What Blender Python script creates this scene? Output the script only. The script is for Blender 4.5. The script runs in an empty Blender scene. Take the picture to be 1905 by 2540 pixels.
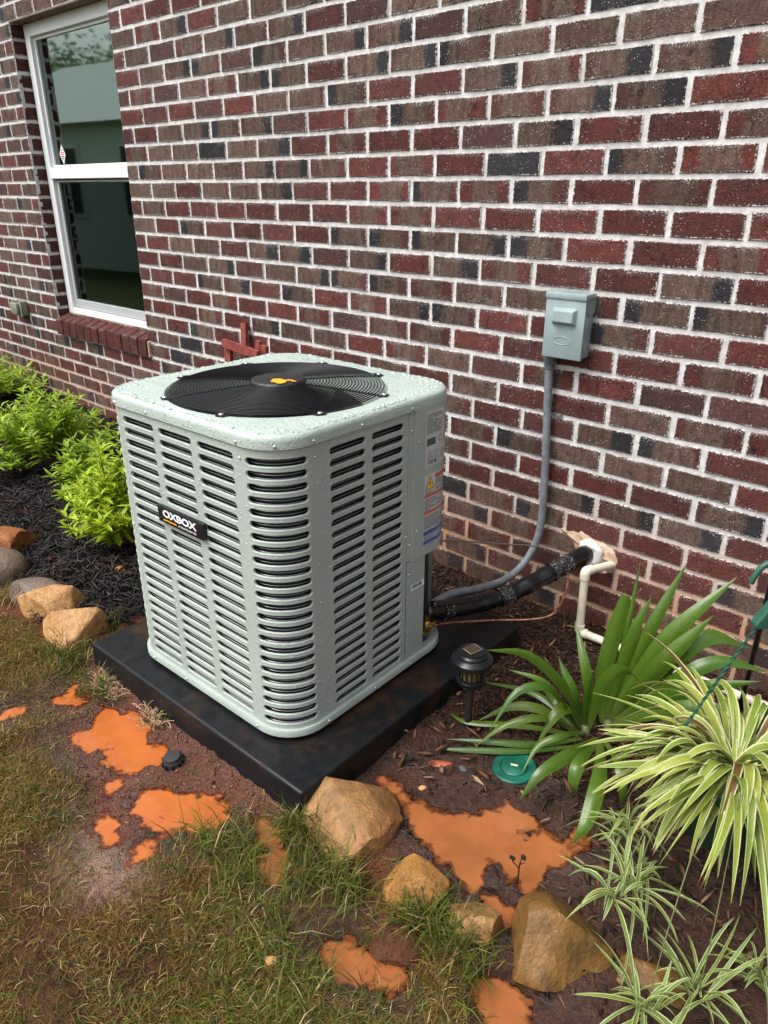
import bpy, bmesh, math, random
import numpy as np
from mathutils import Vector, Matrix

random.seed(7)
RNG = np.random.default_rng(11)
scene = bpy.context.scene
C = scene.collection

# ------------------------------------------------------------------ camera, sky, sun, exposure
cam_d = bpy.data.cameras.new("camera")
cam = bpy.data.objects.new("camera", cam_d)
C.objects.link(cam)
cam_d.sensor_fit = 'VERTICAL'
cam_d.sensor_height = 24.0
cam_d.lens = 24.0 * 1815.7 / 2540.0
cam_d.clip_start = 0.02
cam_d.clip_end = 400.0
_r = Vector((0.74101326, 0.67147874, 0.00395741))
_d = Vector((0.27208974, -0.29486741, -0.91598056))
_f = Vector((-0.61389456, 0.67983051, -0.40120313))
m = Matrix.Identity(4)
for i in range(3):
    m[i][0] = _r[i]; m[i][1] = -_d[i]; m[i][2] = -_f[i]
m[0][3], m[1][3], m[2][3] = 1.066, -2.1012, 1.3597
cam.matrix_world = m
scene.camera = cam

SUN_ELEV, SUN_AZ = math.radians(58), math.radians(205)     # azimuth clockwise from +y
world = bpy.data.worlds.new("World"); scene.world = world
world.use_nodes = True
wn, wl = world.node_tree.nodes, world.node_tree.links
bg = wn['Background']
sky = wn.new('ShaderNodeTexSky'); sky.sky_type = 'NISHITA'; sky.sun_disc = False
sky.sun_elevation = SUN_ELEV; sky.sun_rotation = SUN_AZ
sky.air_density = 1.0; sky.dust_density = 6.0; sky.ozone_density = 1.0
hs = wn.new('ShaderNodeHueSaturation'); hs.inputs['Saturation'].default_value = 0.42
wl.new(sky.outputs[0], hs.inputs['Color']); wl.new(hs.outputs[0], bg.inputs['Color'])
bg.inputs['Strength'].default_value = 0.15

sun_d = bpy.data.lights.new("sun", 'SUN'); sun_d.energy = 1.1; sun_d.angle = math.radians(35)
sun_d.color = (1.0, 0.985, 0.965)
sun = bpy.data.objects.new("sun", sun_d); C.objects.link(sun)
sd = Vector((math.sin(SUN_AZ) * math.cos(SUN_ELEV), math.cos(SUN_AZ) * math.cos(SUN_ELEV), math.sin(SUN_ELEV)))
sun.rotation_euler = sd.to_track_quat('Z', 'Y').to_euler()

scene.view_settings.view_transform = 'Standard'
scene.view_settings.look = 'None'
scene.view_settings.exposure = 0.92
scene.view_settings.gamma = 1.0
scene.render.engine = 'CYCLES'
scene.cycles.use_denoising = True
scene.cycles.max_bounces = 6
scene.cycles.diffuse_bounces = 3
scene.cycles.glossy_bounces = 3
scene.cycles.transparent_max_bounces = 12
scene.cycles.caustics_reflective = False
scene.cycles.caustics_refractive = False

# ------------------------------------------------------------------ helpers: objects
def tag(o, label=None, cat=None, group=None, kind=None):
    if label: o['label'] = label
    if cat: o['category'] = cat
    if group: o['group'] = group
    if kind: o['kind'] = kind
    return o

def empty(name, loc=(0, 0, 0), rz=0.0, label=None, cat=None, group=None, parent=None):
    o = bpy.data.objects.new(name, None); C.objects.link(o)
    o.location = loc; o.rotation_euler = (0, 0, rz); o.empty_display_size = 0.05
    if parent: o.parent = parent
    return tag(o, label, cat, group)

class MB:
    """collects vertices, faces and per-vertex attributes of one mesh"""
    def __init__(s): s.v = []; s.f = []; s.mi = []; s.at = {}
    def add(s, vs, fs, mi=0, **at):
        b = len(s.v); s.v += [tuple(p) for p in vs]
        s.f += [tuple(i + b for i in f) for f in fs]; s.mi += [mi] * len(fs)
        for k, val in at.items():
            L = s.at.setdefault(k, [(0, 0, 0)] * b)
            while len(L) < b: L.append((0, 0, 0))
            L += list(val) if len(val) == len(vs) and not isinstance(val[0], float) else [val] * len(vs)
        return b
    def box(s, x0, x1, y0, y1, z0, z1, mi=0, **at):
        s.add([(x0,y0,z0),(x1,y0,z0),(x1,y1,z0),(x0,y1,z0),(x0,y0,z1),(x1,y0,z1),(x1,y1,z1),(x0,y1,z1)],
              [(0,3,2,1),(4,5,6,7),(0,1,5,4),(1,2,6,5),(2,3,7,6),(3,0,4,7)], mi, **at)
    def bbox(s, x0, x1, y0, y1, z0, z1, b, mi=0):
        """box with bevelled edges"""
        bm = bmesh.new(); bmesh.ops.create_cube(bm, size=1)
        for v in bm.verts:
            v.co = Vector(((x0+x1)/2 + v.co.x*(x1-x0), (y0+y1)/2 + v.co.y*(y1-y0), (z0+z1)/2 + v.co.z*(z1-z0)))
        bmesh.ops.bevel(bm, geom=bm.edges[:], offset=b, segments=2, profile=0.5, affect='EDGES')
        bm.verts.index_update()
        s.add([v.co[:] for v in bm.verts], [[v.index for v in f.verts] for f in bm.faces], mi); bm.free()
    def tube(s, pts, rad, n=8, mi=0, cap=True, ripple=None):
        pts = [Vector(p) for p in pts]; N = len(pts)
        rad = rad if isinstance(rad, (list, tuple)) else [rad] * N
        up = None; vs = []
        for i, p in enumerate(pts):
            t = (pts[min(i+1, N-1)] - pts[max(i-1, 0)]).normalized()
            if up is None:
                a = Vector((0, 0, 1)) if abs(t.z) < 0.9 else Vector((1, 0, 0))
                up = (a - t * a.dot(t)).normalized()
            else:
                up = (up - t * up.dot(t)).normalized()
            sd_ = t.cross(up)
            r = rad[i]
            for k in range(n):
                a = 2*math.pi*k/n
                vs.append(p + (up*math.cos(a) + sd_*math.sin(a)) * r)
        fs = [(i*n+k, i*n+(k+1) % n, (i+1)*n+(k+1) % n, (i+1)*n+k) for i in range(N-1) for k in range(n)]
        if cap:
            fs.append(tuple(range(n-1, -1, -1))); fs.append(tuple((N-1)*n+k for k in range(n)))
        s.add(vs, fs, mi)
    def lathe(s, prof, n=32, c=(0, 0, 0), mi=0, squash=None):
        vs = []; 
        for r, z in prof:
            for k in range(n):
                a = 2*math.pi*k/n
                vs.append((c[0] + r*math.cos(a), c[1] + r*math.sin(a), c[2] + z))
        P = len(prof)
        fs = [(i*n+k, i*n+(k+1) % n, (i+1)*n+(k+1) % n, (i+1)*n+k) for i in range(P-1) for k in range(n)]
        if prof[0][0] > 1e-6: fs.append(tuple(range(n-1, -1, -1)))
        if prof[-1][0] > 1e-6: fs.append(tuple((P-1)*n+k for k in range(n)))
        s.add(vs, fs, mi)
    def build(s, name, mats, parent=None, smooth=None, kind=None):
        me = bpy.data.meshes.new(name)
        me.from_pydata(s.v, [], s.f); me.validate(clean_customdata=False)
        for k, L in s.at.items():
            while len(L) < len(s.v): L.append((0, 0, 0))
            a = me.attributes.new(k, 'FLOAT_VECTOR', 'POINT')
            a.data.foreach_set('vector', np.array(L, dtype=np.float32).ravel())
        mats = mats if isinstance(mats, (list, tuple)) else [mats]
        for mt in mats: me.materials.append(mt)
        if len(mats) > 1: me.polygons.foreach_set('material_index', s.mi[:len(me.polygons)])
        o = bpy.data.objects.new(name, me); C.objects.link(o)
        if parent: o.parent = parent
        if kind: o['kind'] = kind
        if smooth is not None:
            if smooth >= 180: me.polygons.foreach_set('use_smooth', [True]*len(me.polygons))
            else: me.set_sharp_from_angle(angle=math.radians(smooth)) if hasattr(me, 'set_sharp_from_angle') else None
            if smooth < 180: me.polygons.foreach_set('use_smooth', [True]*len(me.polygons))
        me.update()
        return o

def np_mesh(name, verts, tris, mat, parent=None, kind=None, attrs=None, smooth=False):
    """fast mesh from arrays; tris (M,3) or quads (M,4)"""
    me = bpy.data.meshes.new(name); k = tris.shape[1]
    me.vertices.add(len(verts)); me.vertices.foreach_set('co', verts.astype(np.float32).ravel())
    me.loops.add(tris.size); me.loops.foreach_set('vertex_index', tris.astype(np.int32).ravel())
    me.polygons.add(len(tris)); me.polygons.foreach_set('loop_start', np.arange(0, tris.size, k, dtype=np.int32))
    me.polygons.foreach_set('loop_total', np.full(len(tris), k, dtype=np.int32))
    if smooth: me.polygons.foreach_set('use_smooth', np.ones(len(tris), dtype=bool))
    me.update(calc_edges=True)
    for nme, arr in (attrs or {}).items():
        a = me.attributes.new(nme, 'FLOAT_VECTOR', 'POINT'); a.data.foreach_set('vector', arr.astype(np.float32).ravel())
    me.materials.append(mat)
    o = bpy.data.objects.new(name, me); C.objects.link(o)
    if parent: o.parent = parent
    if kind: o['kind'] = kind
    return o

def catmull(P, n=8):
    P = [Vector(p) for p in P]; Q = [P[0]*2-P[1]] + P + [P[-1]*2-P[-2]]; out = []
    for i in range(1, len(Q)-2):
        for k in range(n):
            t = k/n; a, b, c, d = Q[i-1], Q[i], Q[i+1], Q[i+2]
            out.append(0.5*((2*b) + (c-a)*t + (2*a-5*b+4*c-d)*t*t + (3*b-a-3*c+d)*t**3))
    out.append(P[-1]); return out

# value noise (numpy) for terrain and lumpy shapes
_tab = RNG.random((64, 64, 64)).astype(np.float32)
def vnoise(x, y, z=0.0):
    x, y, z = np.broadcast_arrays(np.asarray(x, float), np.asarray(y, float), np.asarray(z, float))
    xi, yi, zi = np.floor(x).astype(int), np.floor(y).astype(int), np.floor(z).astype(int)
    fx, fy, fz = x-xi, y-yi, z-zi
    fx, fy, fz = fx*fx*(3-2*fx), fy*fy*(3-2*fy), fz*fz*(3-2*fz)
    g = lambda a, b, c: _tab[(xi+a) & 63, (yi+b) & 63, (zi+c) & 63]
    l = lambda p, q, t: p+(q-p)*t
    return l(l(l(g(0,0,0), g(1,0,0), fx), l(g(0,1,0), g(1,1,0), fx), fy),
             l(l(g(0,0,1), g(1,0,1), fx), l(g(0,1,1), g(1,1,1), fx), fy), fz)
def fbm(x, y, z=0.0, o=4):
    s = 0; a = 0.5
    for i in range(o):
        s = s + a*vnoise(np.asarray(x)*2**i+7.3*i, np.asarray(y)*2**i+3.1*i, np.asarray(z)*2**i+1.7*i); a *= 0.5
    return s
def sdist(px, py, poly):
    """signed distance to polygon (negative inside)"""
    P = np.array(poly); Q = np.roll(P, -1, 0)
    d = np.full(px.shape, 1e9); ins = np.zeros(px.shape, bool)
    for (ax, ay), (bx, by) in zip(P, Q):
        ex, ey = bx-ax, by-ay; L = ex*ex+ey*ey+1e-12
        t = np.clip(((px-ax)*ex+(py-ay)*ey)/L, 0, 1)
        d = np.minimum(d, (px-ax-t*ex)**2+(py-ay-t*ey)**2)
        c = ((ay > py) != (by > py)) & (px < (bx-ax)*(py-ay)/((by-ay) if abs(by-ay) > 1e-12 else 1e-12)+ax)
        ins ^= c
    d = np.sqrt(d); return np.where(ins, -d, d)

# ------------------------------------------------------------------ helpers: materials
class NT:
    def __init__(s, name):
        s.m = bpy.data.materials.new(name); s.m.use_nodes = True
        s.t = s.m.node_tree; s.n = s.t.nodes; s.b = s.n['Principled BSDF']; s.out = s.n['Material Output']
    def node(s, ty, **kw):
        nd = s.n.new(ty)
        for k, v in kw.items():
            if hasattr(nd, k): setattr(nd, k, v)
        return nd
    def put(s, sock, v):
        if hasattr(v, 'is_output') or isinstance(v, bpy.types.NodeSocket): s.t.links.new(v, sock)
        elif isinstance(v, (tuple, list)) and sock.type == 'RGBA' and len(v) == 3: sock.default_value = (*v, 1)
        else: sock.default_value = v
    def noise(s, scale, vec=None, detail=4, rough=0.55, dist=0.0):
        nd = s.node('ShaderNodeTexNoise'); nd.inputs['Scale'].default_value = scale
        nd.inputs['Detail'].default_value = detail; nd.inputs['Roughness'].default_value = rough
        nd.inputs['Distortion'].default_value = dist
        if vec is not None: s.put(nd.inputs['Vector'], vec)
        return nd.outputs['Fac']
    def voro(s, scale, vec=None, feature='F1', out='Distance', rnd=1.0):
        nd = s.node('ShaderNodeTexVoronoi', feature=feature); nd.inputs['Scale'].default_value = scale
        nd.inputs['Randomness'].default_value = rnd
        if vec is not None: s.put(nd.inputs['Vector'], vec)
        return nd.outputs[out]
    def math(s, op, a, b=0.0, c=None, clamp=False):
        nd = s.node('ShaderNodeMath', operation=op, use_clamp=clamp)
        s.put(nd.inputs[0], a); s.put(nd.inputs[1], b)
        if c is not None: s.put(nd.inputs[2], c)
        return nd.outputs[0]
    def mix(s, f, a, b, blend='MIX'):
        nd = s.node('ShaderNodeMix', data_type='RGBA', blend_type=blend)
        s.put(nd.inputs[0], f); s.put(nd.inputs[6], a); s.put(nd.inputs[7], b)
        return nd.outputs[2]
    def ramp(s, v, lo, hi, a=0.0, b=1.0, smooth=True):
        nd = s.node('ShaderNodeMapRange', interpolation_type='SMOOTHSTEP' if smooth else 'LINEAR')
        s.put(nd.inputs[0], v); s.put(nd.inputs[1], lo); s.put(nd.inputs[2], hi); s.put(nd.inputs[3], a); s.put(nd.inputs[4], b)
        return nd.outputs[0]
    def attr(s, name, kind='GEOMETRY'):
        nd = s.node('ShaderNodeAttribute'); nd.attribute_name = name; nd.attribute_type = kind; return nd
    def sep(s, v):
        nd = s.node('ShaderNodeSeparateXYZ'); s.put(nd.inputs[0], v); return nd.outputs
    def pos(s): return s.node('ShaderNodeNewGeometry').outputs['Position']
    def obj(s): return s.node('ShaderNodeTexCoord').outputs['Object']
    def scaled(s, vec, sx, sy, sz):
        nd = s.node('ShaderNodeVectorMath', operation='MULTIPLY'); s.put(nd.inputs[0], vec); nd.inputs[1].default_value = (sx, sy, sz)
        return nd.outputs[0]
    def bump(s, h, strength=0.3, dist=0.01, normal=None):
        nd = s.node('ShaderNodeBump'); nd.inputs['Strength'].default_value = strength; nd.inputs['Distance'].default_value = dist
        s.put(nd.inputs['Height'], h)
        if normal is not None: s.put(nd.inputs['Normal'], normal)
        return nd.outputs[0]
    def set(s, **kw):
        names = dict(col='Base Color', rough='Roughness', metal='Metallic', nrm='Normal', spec='Specular IOR Level', ior='IOR',
                     coat='Coat Weight', coatr='Coat Roughness', alpha='Alpha', trans='Transmission Weight', sub='Subsurface Weight')
        for k, v in kw.items(): s.put(s.b.inputs[names[k]], v)
        return s.m

def simple(name, col, rough=0.5, metal=0.0, nscale=0, namt=0.15, bump=0, bscale=200, spec=0.5, coat=0.0, rvar=0.0):
    t = NT(name); c = col
    if nscale:
        n = t.noise(nscale, t.obj(), 5)
        c = t.mix(t.ramp(n, 0.3, 0.7), tuple(x*(1-namt) for x in col), tuple(min(1, x*(1+namt)) for x in col))
    kw = dict(col=c, rough=rough, metal=metal, spec=spec, coat=coat)
    if rvar and nscale: kw['rough'] = t.ramp(t.noise(nscale*2.3, t.obj(), 4), 0.3, 0.7, max(0.02, rough-rvar), min(1, rough+rvar))
    if bump: kw['nrm'] = t.bump(t.noise(bscale, t.obj(), 3), bump, 0.002)
    return t.set(**kw)

# ------------------------------------------------------------------ materials
M = {}
# bricks: bl = (metres from left, metres from bottom, length), bp = (taupe from, taupe to, tone), bd = (dark from, dark to, seed)
t = NT('brick')
bl, bp, bd = t.sep(t.attr('bl').outputs['Vector']), t.sep(t.attr('bp').outputs['Vector']), t.sep(t.attr('bd').outputs['Vector'])
pos = t.pos(); ob = pos
u = t.math('DIVIDE', bl[0], bl[2])
wob = t.noise(28, pos, 5, 0.6)
u2 = t.math('ADD', u, t.math('MULTIPLY', t.math('SUBTRACT', wob, 0.5), 0.24))
soft = 0.055
tm = t.math('MULTIPLY', t.ramp(u2, t.math('SUBTRACT', bp[0], soft), t.math('ADD', bp[0], soft)),
            t.ramp(u2, t.math('SUBTRACT', bp[1], soft), t.math('ADD', bp[1], soft), 1.0, 0.0))
dm = t.math('MULTIPLY', t.ramp(u2, t.math('SUBTRACT', bd[0], soft), t.math('ADD', bd[0], soft)),
            t.ramp(u2, t.math('SUBTRACT', bd[1], soft), t.math('ADD', bd[1], soft), 1.0, 0.0))
streak = t.noise(1.0, t.scaled(pos, 48, 48, 12), 4, 0.6)
blotch = t.noise(22, pos, 4)
red = t.mix(t.ramp(blotch, 0.3, 0.7), (0.120, 0.034, 0.026), (0.082, 0.030, 0.027))
red = t.mix(bp[2], red, t.mix(streak, (0.085, 0.040, 0.038), (0.062, 0.040, 0.036)))
tau = t.mix(t.ramp(streak, 0.3, 0.7), (0.072, 0.050, 0.038), (0.138, 0.102, 0.080))
drk = t.mix(blotch, (0.017, 0.017, 0.020), (0.040, 0.039, 0.043))
c = t.mix(t.math('MULTIPLY', tm, t.ramp(t.noise(30, pos, 3), 0.3, 0.7, 0.60, 0.95)), red, tau)
c = t.mix(t.math('MULTIPLY', dm, 0.97), c, drk)
# rough cracks of the textured face
ck = t.noise(1.0, t.scaled(pos, 95, 95, 150), 6, 0.65, 1.8)
dn = t.node('ShaderNodeTexNoise'); dn.inputs['Scale'].default_value = 40; dn.inputs['Detail'].default_value = 4; t.put(dn.inputs['Vector'], pos)
dv = t.node('ShaderNodeVectorMath', operation='MULTIPLY_ADD'); t.put(dv.inputs[0], dn.outputs['Color']); dv.inputs[1].default_value = (0.05, 0.05, 0.05); t.put(dv.inputs[2], pos)
vor = t.voro(1.0, t.scaled(dv.outputs[0], 26, 26, 16), feature='DISTANCE_TO_EDGE')
crk = t.ramp(t.math('ADD', vor, t.math('MULTIPLY', ck, 0.05)), 0.022, 0.05, 0.0, 1.0)
crk = t.math('MAXIMUM', crk, t.ramp(t.noise(9, pos, 2), 0.42, 0.52, 0.0, 1.0))
mot = t.math('MULTIPLY', t.ramp(ck, 0.32, 0.68, 0.62, 1.42), t.ramp(t.noise(330, pos, 3), 0.3, 0.7, 0.75, 1.25))
mot = t.math('MULTIPLY', mot, t.ramp(bd[2], 0.0, 1.0, 0.80, 1.22))
cm = t.node('ShaderNodeVectorMath', operation='SCALE'); t.put(cm.inputs[0], c); t.put(cm.inputs['Scale'], mot); c = cm.outputs[0]
c = t.mix(t.math('MULTIPLY', t.math('SUBTRACT', 1.0, crk), 0.5), c, (0.02, 0.013, 0.012))
mort = (0.63, 0.62, 0.605)
# mortar specks and smear along the edges (metres from the nearest edge)
h = 0.0685
ed = t.math('MINIMUM', t.math('MINIMUM', bl[0], t.math('SUBTRACT', bl[2], bl[0])), t.math('MINIMUM', bl[1], t.math('SUBTRACT', h, bl[1])))
sm = t.math('ADD', ed, t.math('MULTIPLY', t.math('SUBTRACT', t.noise(150, pos, 5, 0.7), 0.5), 0.032))
smear = t.ramp(sm, 0.0012, 0.0032, 1.0, 0.0)
topw = t.math('MULTIPLY', t.ramp(t.math('SUBTRACT', h, bl[1]), 0.0, 0.022, 1.0, 0.0), t.ramp(t.noise(11, pos, 3), 0.47, 0.60))
streaks = t.math('MULTIPLY', topw, t.ramp(t.noise(210, pos, 3), 0.50, 0.60))
spk = t.ramp(t.voro(150, pos), 0.14, 0.21, 1.0, 0.0)
spk = t.math('MULTIPLY', spk, t.ramp(t.noise(20, pos, 3), 0.50, 0.60))
c = t.mix(t.math('MULTIPLY', spk, 0.78), c, mort)
c = t.mix(t.math('MULTIPLY', streaks, 0.75), c, mort)
z = t.sep(pos)[2]
clay = t.math('MULTIPLY', t.ramp(z, 0.12, 0.50, 1.0, 0.0), t.ramp(t.noise(6, pos, 4), 0.25, 0.6, 0.35, 1.0))
mc = t.mix(clay, mort, (0.42, 0.27, 0.17))
c = t.mix(smear, c, mc)
c = t.mix(t.math('MULTIPLY', clay, 0.10), c, (0.26, 0.10, 0.05))
bh = t.math('ADD', t.math('MULTIPLY', ck, 0.7), t.math('MULTIPLY', crk, 0.5))
bh = t.math('ADD', bh, t.math('MULTIPLY', t.noise(420, pos, 2), 0.25))
M['brick'] = t.set(col=c, rough=t.ramp(blotch, 0.2, 0.8, 0.55, 0.85), nrm=t.bump(bh, 1.0, 0.0075), spec=0.12)

t = NT('mortar'); pos = t.pos()
n1 = t.noise(35, pos, 6, 0.65); n2 = t.noise(340, pos, 3)
mc = t.mix(t.ramp(n1, 0.3, 0.7), (0.44, 0.43, 0.415), (0.66, 0.65, 0.635))
z = t.sep(pos)[2]
clay = t.math('MULTIPLY', t.ramp(z, 0.10, 0.58, 1.0, 0.0), t.ramp(t.noise(5, pos, 4), 0.25, 0.6, 0.5, 1.0))
mc = t.mix(clay, mc, (0.44, 0.26, 0.15))
M['mortar'] = t.set(col=mc, rough=0.9, nrm=t.bump(t.math('ADD', n1, t.math('MULTIPLY', n2, 0.5)), 0.7, 0.006), spec=0.2)

t = NT('patch'); pos = t.pos()
n1 = t.noise(25, pos, 6, 0.65)
M['patch'] = t.set(col=t.mix(t.ramp(n1, 0.3, 0.7), (0.44, 0.30, 0.19), (0.60, 0.47, 0.34)), rough=0.85, nrm=t.bump(n1, 0.8, 0.02))

# ground: zones read from the mesh; ga = (left mulch, right bed, lawn), gb = (clay, pale silt, wet)
t = NT('ground'); pos = t.pos()
ga, gb = t.sep(t.attr('ga').outputs['Vector']), t.sep(t.attr('gb').outputs['Vector'])
n1, n2, n3 = t.noise(9, pos, 6, 0.6), t.noise(60, pos, 5, 0.6), t.noise(300, pos, 3)
clayc = t.mix(t.ramp(n1, 0.3, 0.7), (0.130, 0.042, 0.022), (0.215, 0.074, 0.040))
clayc = t.mix(t.ramp(n2, 0.35, 0.75, 0.0, 0.6), clayc, (0.095, 0.045, 0.033))
lawnc = t.mix(t.ramp(n2, 0.3, 0.7), (0.034, 0.017, 0.007), (0.085, 0.042, 0.016))
lawnc = t.mix(t.ramp(n1, 0.45, 0.7, 0.0, 0.5), lawnc, (0.165, 0.075, 0.036))
mulc = t.mix(n2, (0.010, 0.009, 0.009), (0.035, 0.030, 0.028))
bedc = t.mix(t.ramp(n2, 0.3, 0.7), (0.030, 0.013, 0.008), (0.088, 0.038, 0.022))
bedc = t.mix(t.ramp(n1, 0.5, 0.75, 0.0, 0.7), bedc, (0.115, 0.042, 0.022))
far = t.mix(t.noise(0.6, pos, 4), (0.050, 0.075, 0.022), (0.085, 0.11, 0.035))
c = t.mix(ga[2], clayc, lawnc)
c = t.mix(ga[0], c, mulc); c = t.mix(ga[1], c, bedc)
c = t.mix(gb[1], c, t.mix(n2, (0.28, 0.155, 0.105), (0.38, 0.235, 0.175)))
c = t.mix(gb[0], c, clayc)
c = t.mix(t.ramp(gb[2], 0.3, 1.0, 0.0, 0.16), c, (0.030, 0.013, 0.008))
d = t.node('ShaderNodeVectorMath', operation='LENGTH'); t.put(d.inputs[0], pos)
c = t.mix(t.ramp(d.outputs['Value'], 3.5, 7.0), c, far)
ro = t.math('ADD', t.ramp(gb[2], 0.0, 0.85, 0.66, 0.14), t.math('MULTIPLY', t.math('SUBTRACT', n2, 0.5), 0.35), clamp=True)
M['ground'] = t.set(col=c, rough=ro, spec=t.ramp(gb[2], 0.1, 0.9, 0.12, 1.0), nrm=t.bump(t.math('ADD', t.math('ADD', n2, t.math('MULTIPLY', t.noise(150, pos, 4, 0.6), 0.55)), t.math('MULTIPLY', n3, 0.35)), 1.0, 0.016))

def water(name, a, b):
    t = NT(name); pos = t.pos()
    n = t.noise(9, pos, 5, 0.65)
    w = t.noise(30, pos, 2)
    nr = t.bump(w, 0.05, 0.01)
    t.set(col=t.mix(t.ramp(n, 0.3, 0.7), a, b), rough=0.04, ior=1.38, spec=0.5, nrm=nr)
    dep = t.sep(t.attr('depth').outputs['Vector'])[0]           # water depth: a thin film lets the mud show
    tb = t.node('ShaderNodeBsdfTransparent'); t.put(tb.inputs[0], tuple(min(1, 0.55+x) for x in b))
    gl = t.node('ShaderNodeBsdfGlossy'); t.put(gl.inputs['Roughness'], 0.05); t.put(gl.inputs['Normal'], nr)
    fz = t.node('ShaderNodeFresnel'); fz.inputs['IOR'].default_value = 1.4
    m1 = t.node('ShaderNodeMixShader'); t.put(m1.inputs[0], fz.outputs[0]); t.t.links.new(tb.outputs[0], m1.inputs[1]); t.t.links.new(gl.outputs[0], m1.inputs[2])
    m2 = t.node('ShaderNodeMixShader'); t.put(m2.inputs[0], t.ramp(t.math('ADD', dep, t.math('MULTIPLY', t.math('SUBTRACT', t.noise(70, pos, 4), 0.5), 0.004)), 0.0, 0.0045))
    t.t.links.new(m1.outputs[0], m2.inputs[1]); t.t.links.new(t.b.outputs[0], m2.inputs[2]); t.t.links.new(m2.outputs[0], t.out.inputs['Surface'])
    return t.m
M['water'] = water('puddle_orange', (0.325, 0.086, 0.019), (0.40, 0.115, 0.028))
M['water2'] = water('puddle_brown', (0.225, 0.074, 0.024), (0.295, 0.104, 0.035))

def tinted(name, rough=0.6, trans=0.35, attr='tint', spec=0.4, stripes=False, base=None, bump=0.0):
    """leaf or blade coloured by a per-vertex attribute, letting some light through"""
    t = NT(name); pos = t.pos()
    at = t.attr(attr).outputs['Vector'] if base is None else base
    c = t.mix(t.ramp(t.noise(90, pos, 4), 0.3, 0.7, 0.0, 0.35), at, t.mix(1.0, at, (0.55, 0.55, 0.5), 'MULTIPLY'))
    if stripes:
        lf = t.sep(t.attr('leaf').outputs['Vector'])      # across 0..1, along 0..1, random
        edge = t.math('ABSOLUTE', t.math('SUBTRACT', lf[0], 0.5))
        vein = t.ramp(t.math('SINE', t.math('MULTIPLY', lf[0], 60.0)), -1, 1, 0.0, 0.5)
        if stripes == 'cream':
            e2 = t.math('ADD', edge, t.math('MULTIPLY', t.math('SUBTRACT', t.noise(40, pos, 2), 0.5), 0.10))
            c = t.mix(t.ramp(e2, 0.33, 0.39), c, (0.50, 0.53, 0.25))
            tip = t.ramp(t.math('ADD', lf[1], t.math('MULTIPLY', t.noise(60, pos, 2), 0.10)), 0.95, 1.01)
            c = t.mix(t.math('MULTIPLY', tip, t.ramp(lf[2], 0.55, 0.6)), c, (0.16, 0.055, 0.02))
        else:
            c = t.mix(vein, c, t.mix(1.0, c, (0.6, 0.65, 0.5), 'MULTIPLY'))
            c = t.mix(t.ramp(lf[1], 0.0, 0.22, 0.5, 0.0), c, (0.20, 0.26, 0.07))
            sp = t.math('MULTIPLY', t.ramp(t.voro(260, pos), 0.12, 0.2, 1.0, 0.0), t.ramp(t.noise(18, pos, 3), 0.56, 0.66))
            c = t.mix(t.math('MULTIPLY', sp, 0.5), c, (0.45, 0.5, 0.25))
            br = t.math('MULTIPLY', t.ramp(t.noise(26, pos, 4, 0.65), 0.60, 0.70), t.ramp(lf[2], 0.45, 0.8))
            c = t.mix(t.math('MULTIPLY', br, 0.8), c, (0.10, 0.055, 0.018))
    t.set(col=c, rough=rough, spec=spec)
    if bump: t.set(nrm=t.bump(t.noise(160, pos, 3), bump, 0.003))
    tr = t.node('ShaderNodeBsdfTranslucent'); t.put(tr.inputs['Color'], c)
    mx = t.node('ShaderNodeMixShader'); mx.inputs[0].default_value = trans
    t.t.links.new(t.b.outputs[0], mx.inputs[1]); t.t.links.new(tr.outputs[0], mx.inputs[2])
    t.t.links.new(mx.outputs[0], t.out.inputs['Surface'])
    return t.m
M['grass'] = tinted('grass_blades', 0.55, 0.25, spec=0.12)
M['bushleaf'] = tinted('bush_leaves', 0.38, 0.45)
M['strap'] = tinted('strap_leaves', 0.30, 0.28, stripes='vein', spec=0.5)
M['spider'] = tinted('striped_leaves', 0.42, 0.30, stripes='cream')
M['tree'] = tinted('tree_leaves', 0.55, 0.35)
M['chip'] = tinted('mulch_chips', 0.60, 0.0, bump=0.4, spec=0.2)
M['twig'] = simple('twig', (0.11, 0.065, 0.035), 0.8, nscale=40)
M['bark'] = simple('bark', (0.09, 0.065, 0.045), 0.9, nscale=20, bump=0.6, bscale=60)
M['runner'] = simple('runner_stem', (0.12, 0.14, 0.045), 0.6)
M['root'] = simple('dry_roots', (0.46, 0.30, 0.18), 0.8, nscale=30)

# painted steel of the condenser
t = NT('painted_steel'); ob = t.obj()
n = t.noise(600, ob, 2); g = t.noise(5, ob, 4)
drops = t.voro(230, ob); dmask = t.math('MULTIPLY', t.ramp(drops, 0.16, 0.30, 1.0, 0.0), t.ramp(t.noise(45, ob, 3), 0.47, 0.58))
cc = t.mix(t.ramp(g, 0.3, 0.7), (0.325, 0.378, 0.342), (0.360, 0.415, 0.378))
b1 = t.bump(n, 0.22, 0.0012)
M['steel'] = t.set(col=cc, rough=t.ramp(dmask, 0, 1, 0.42, 0.10), spec=0.5, nrm=t.bump(dmask, 0.55, 0.0025, b1))
t = NT('wet_cap'); ob = t.obj()
g = t.noise(7, ob, 4); n = t.noise(70, ob, 4, 0.6)
cc = t.mix(t.ramp(g, 0.3, 0.7), (0.345, 0.415, 0.375), (0.385, 0.455, 0.415))
vd = t.voro(190, ob, feature='SMOOTH_F1'); dmask = t.math('MULTIPLY', t.ramp(vd, 0.25, 0.5, 1.0, 0.0), t.ramp(t.noise(40, ob, 3), 0.45, 0.58))
M['cap'] = t.set(col=cc, rough=t.ramp(dmask, 0, 1, 0.36, 0.06), spec=0.5, nrm=t.bump(dmask, 0.35, 0.002, t.bump(n, 0.06, 0.001)))
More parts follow.
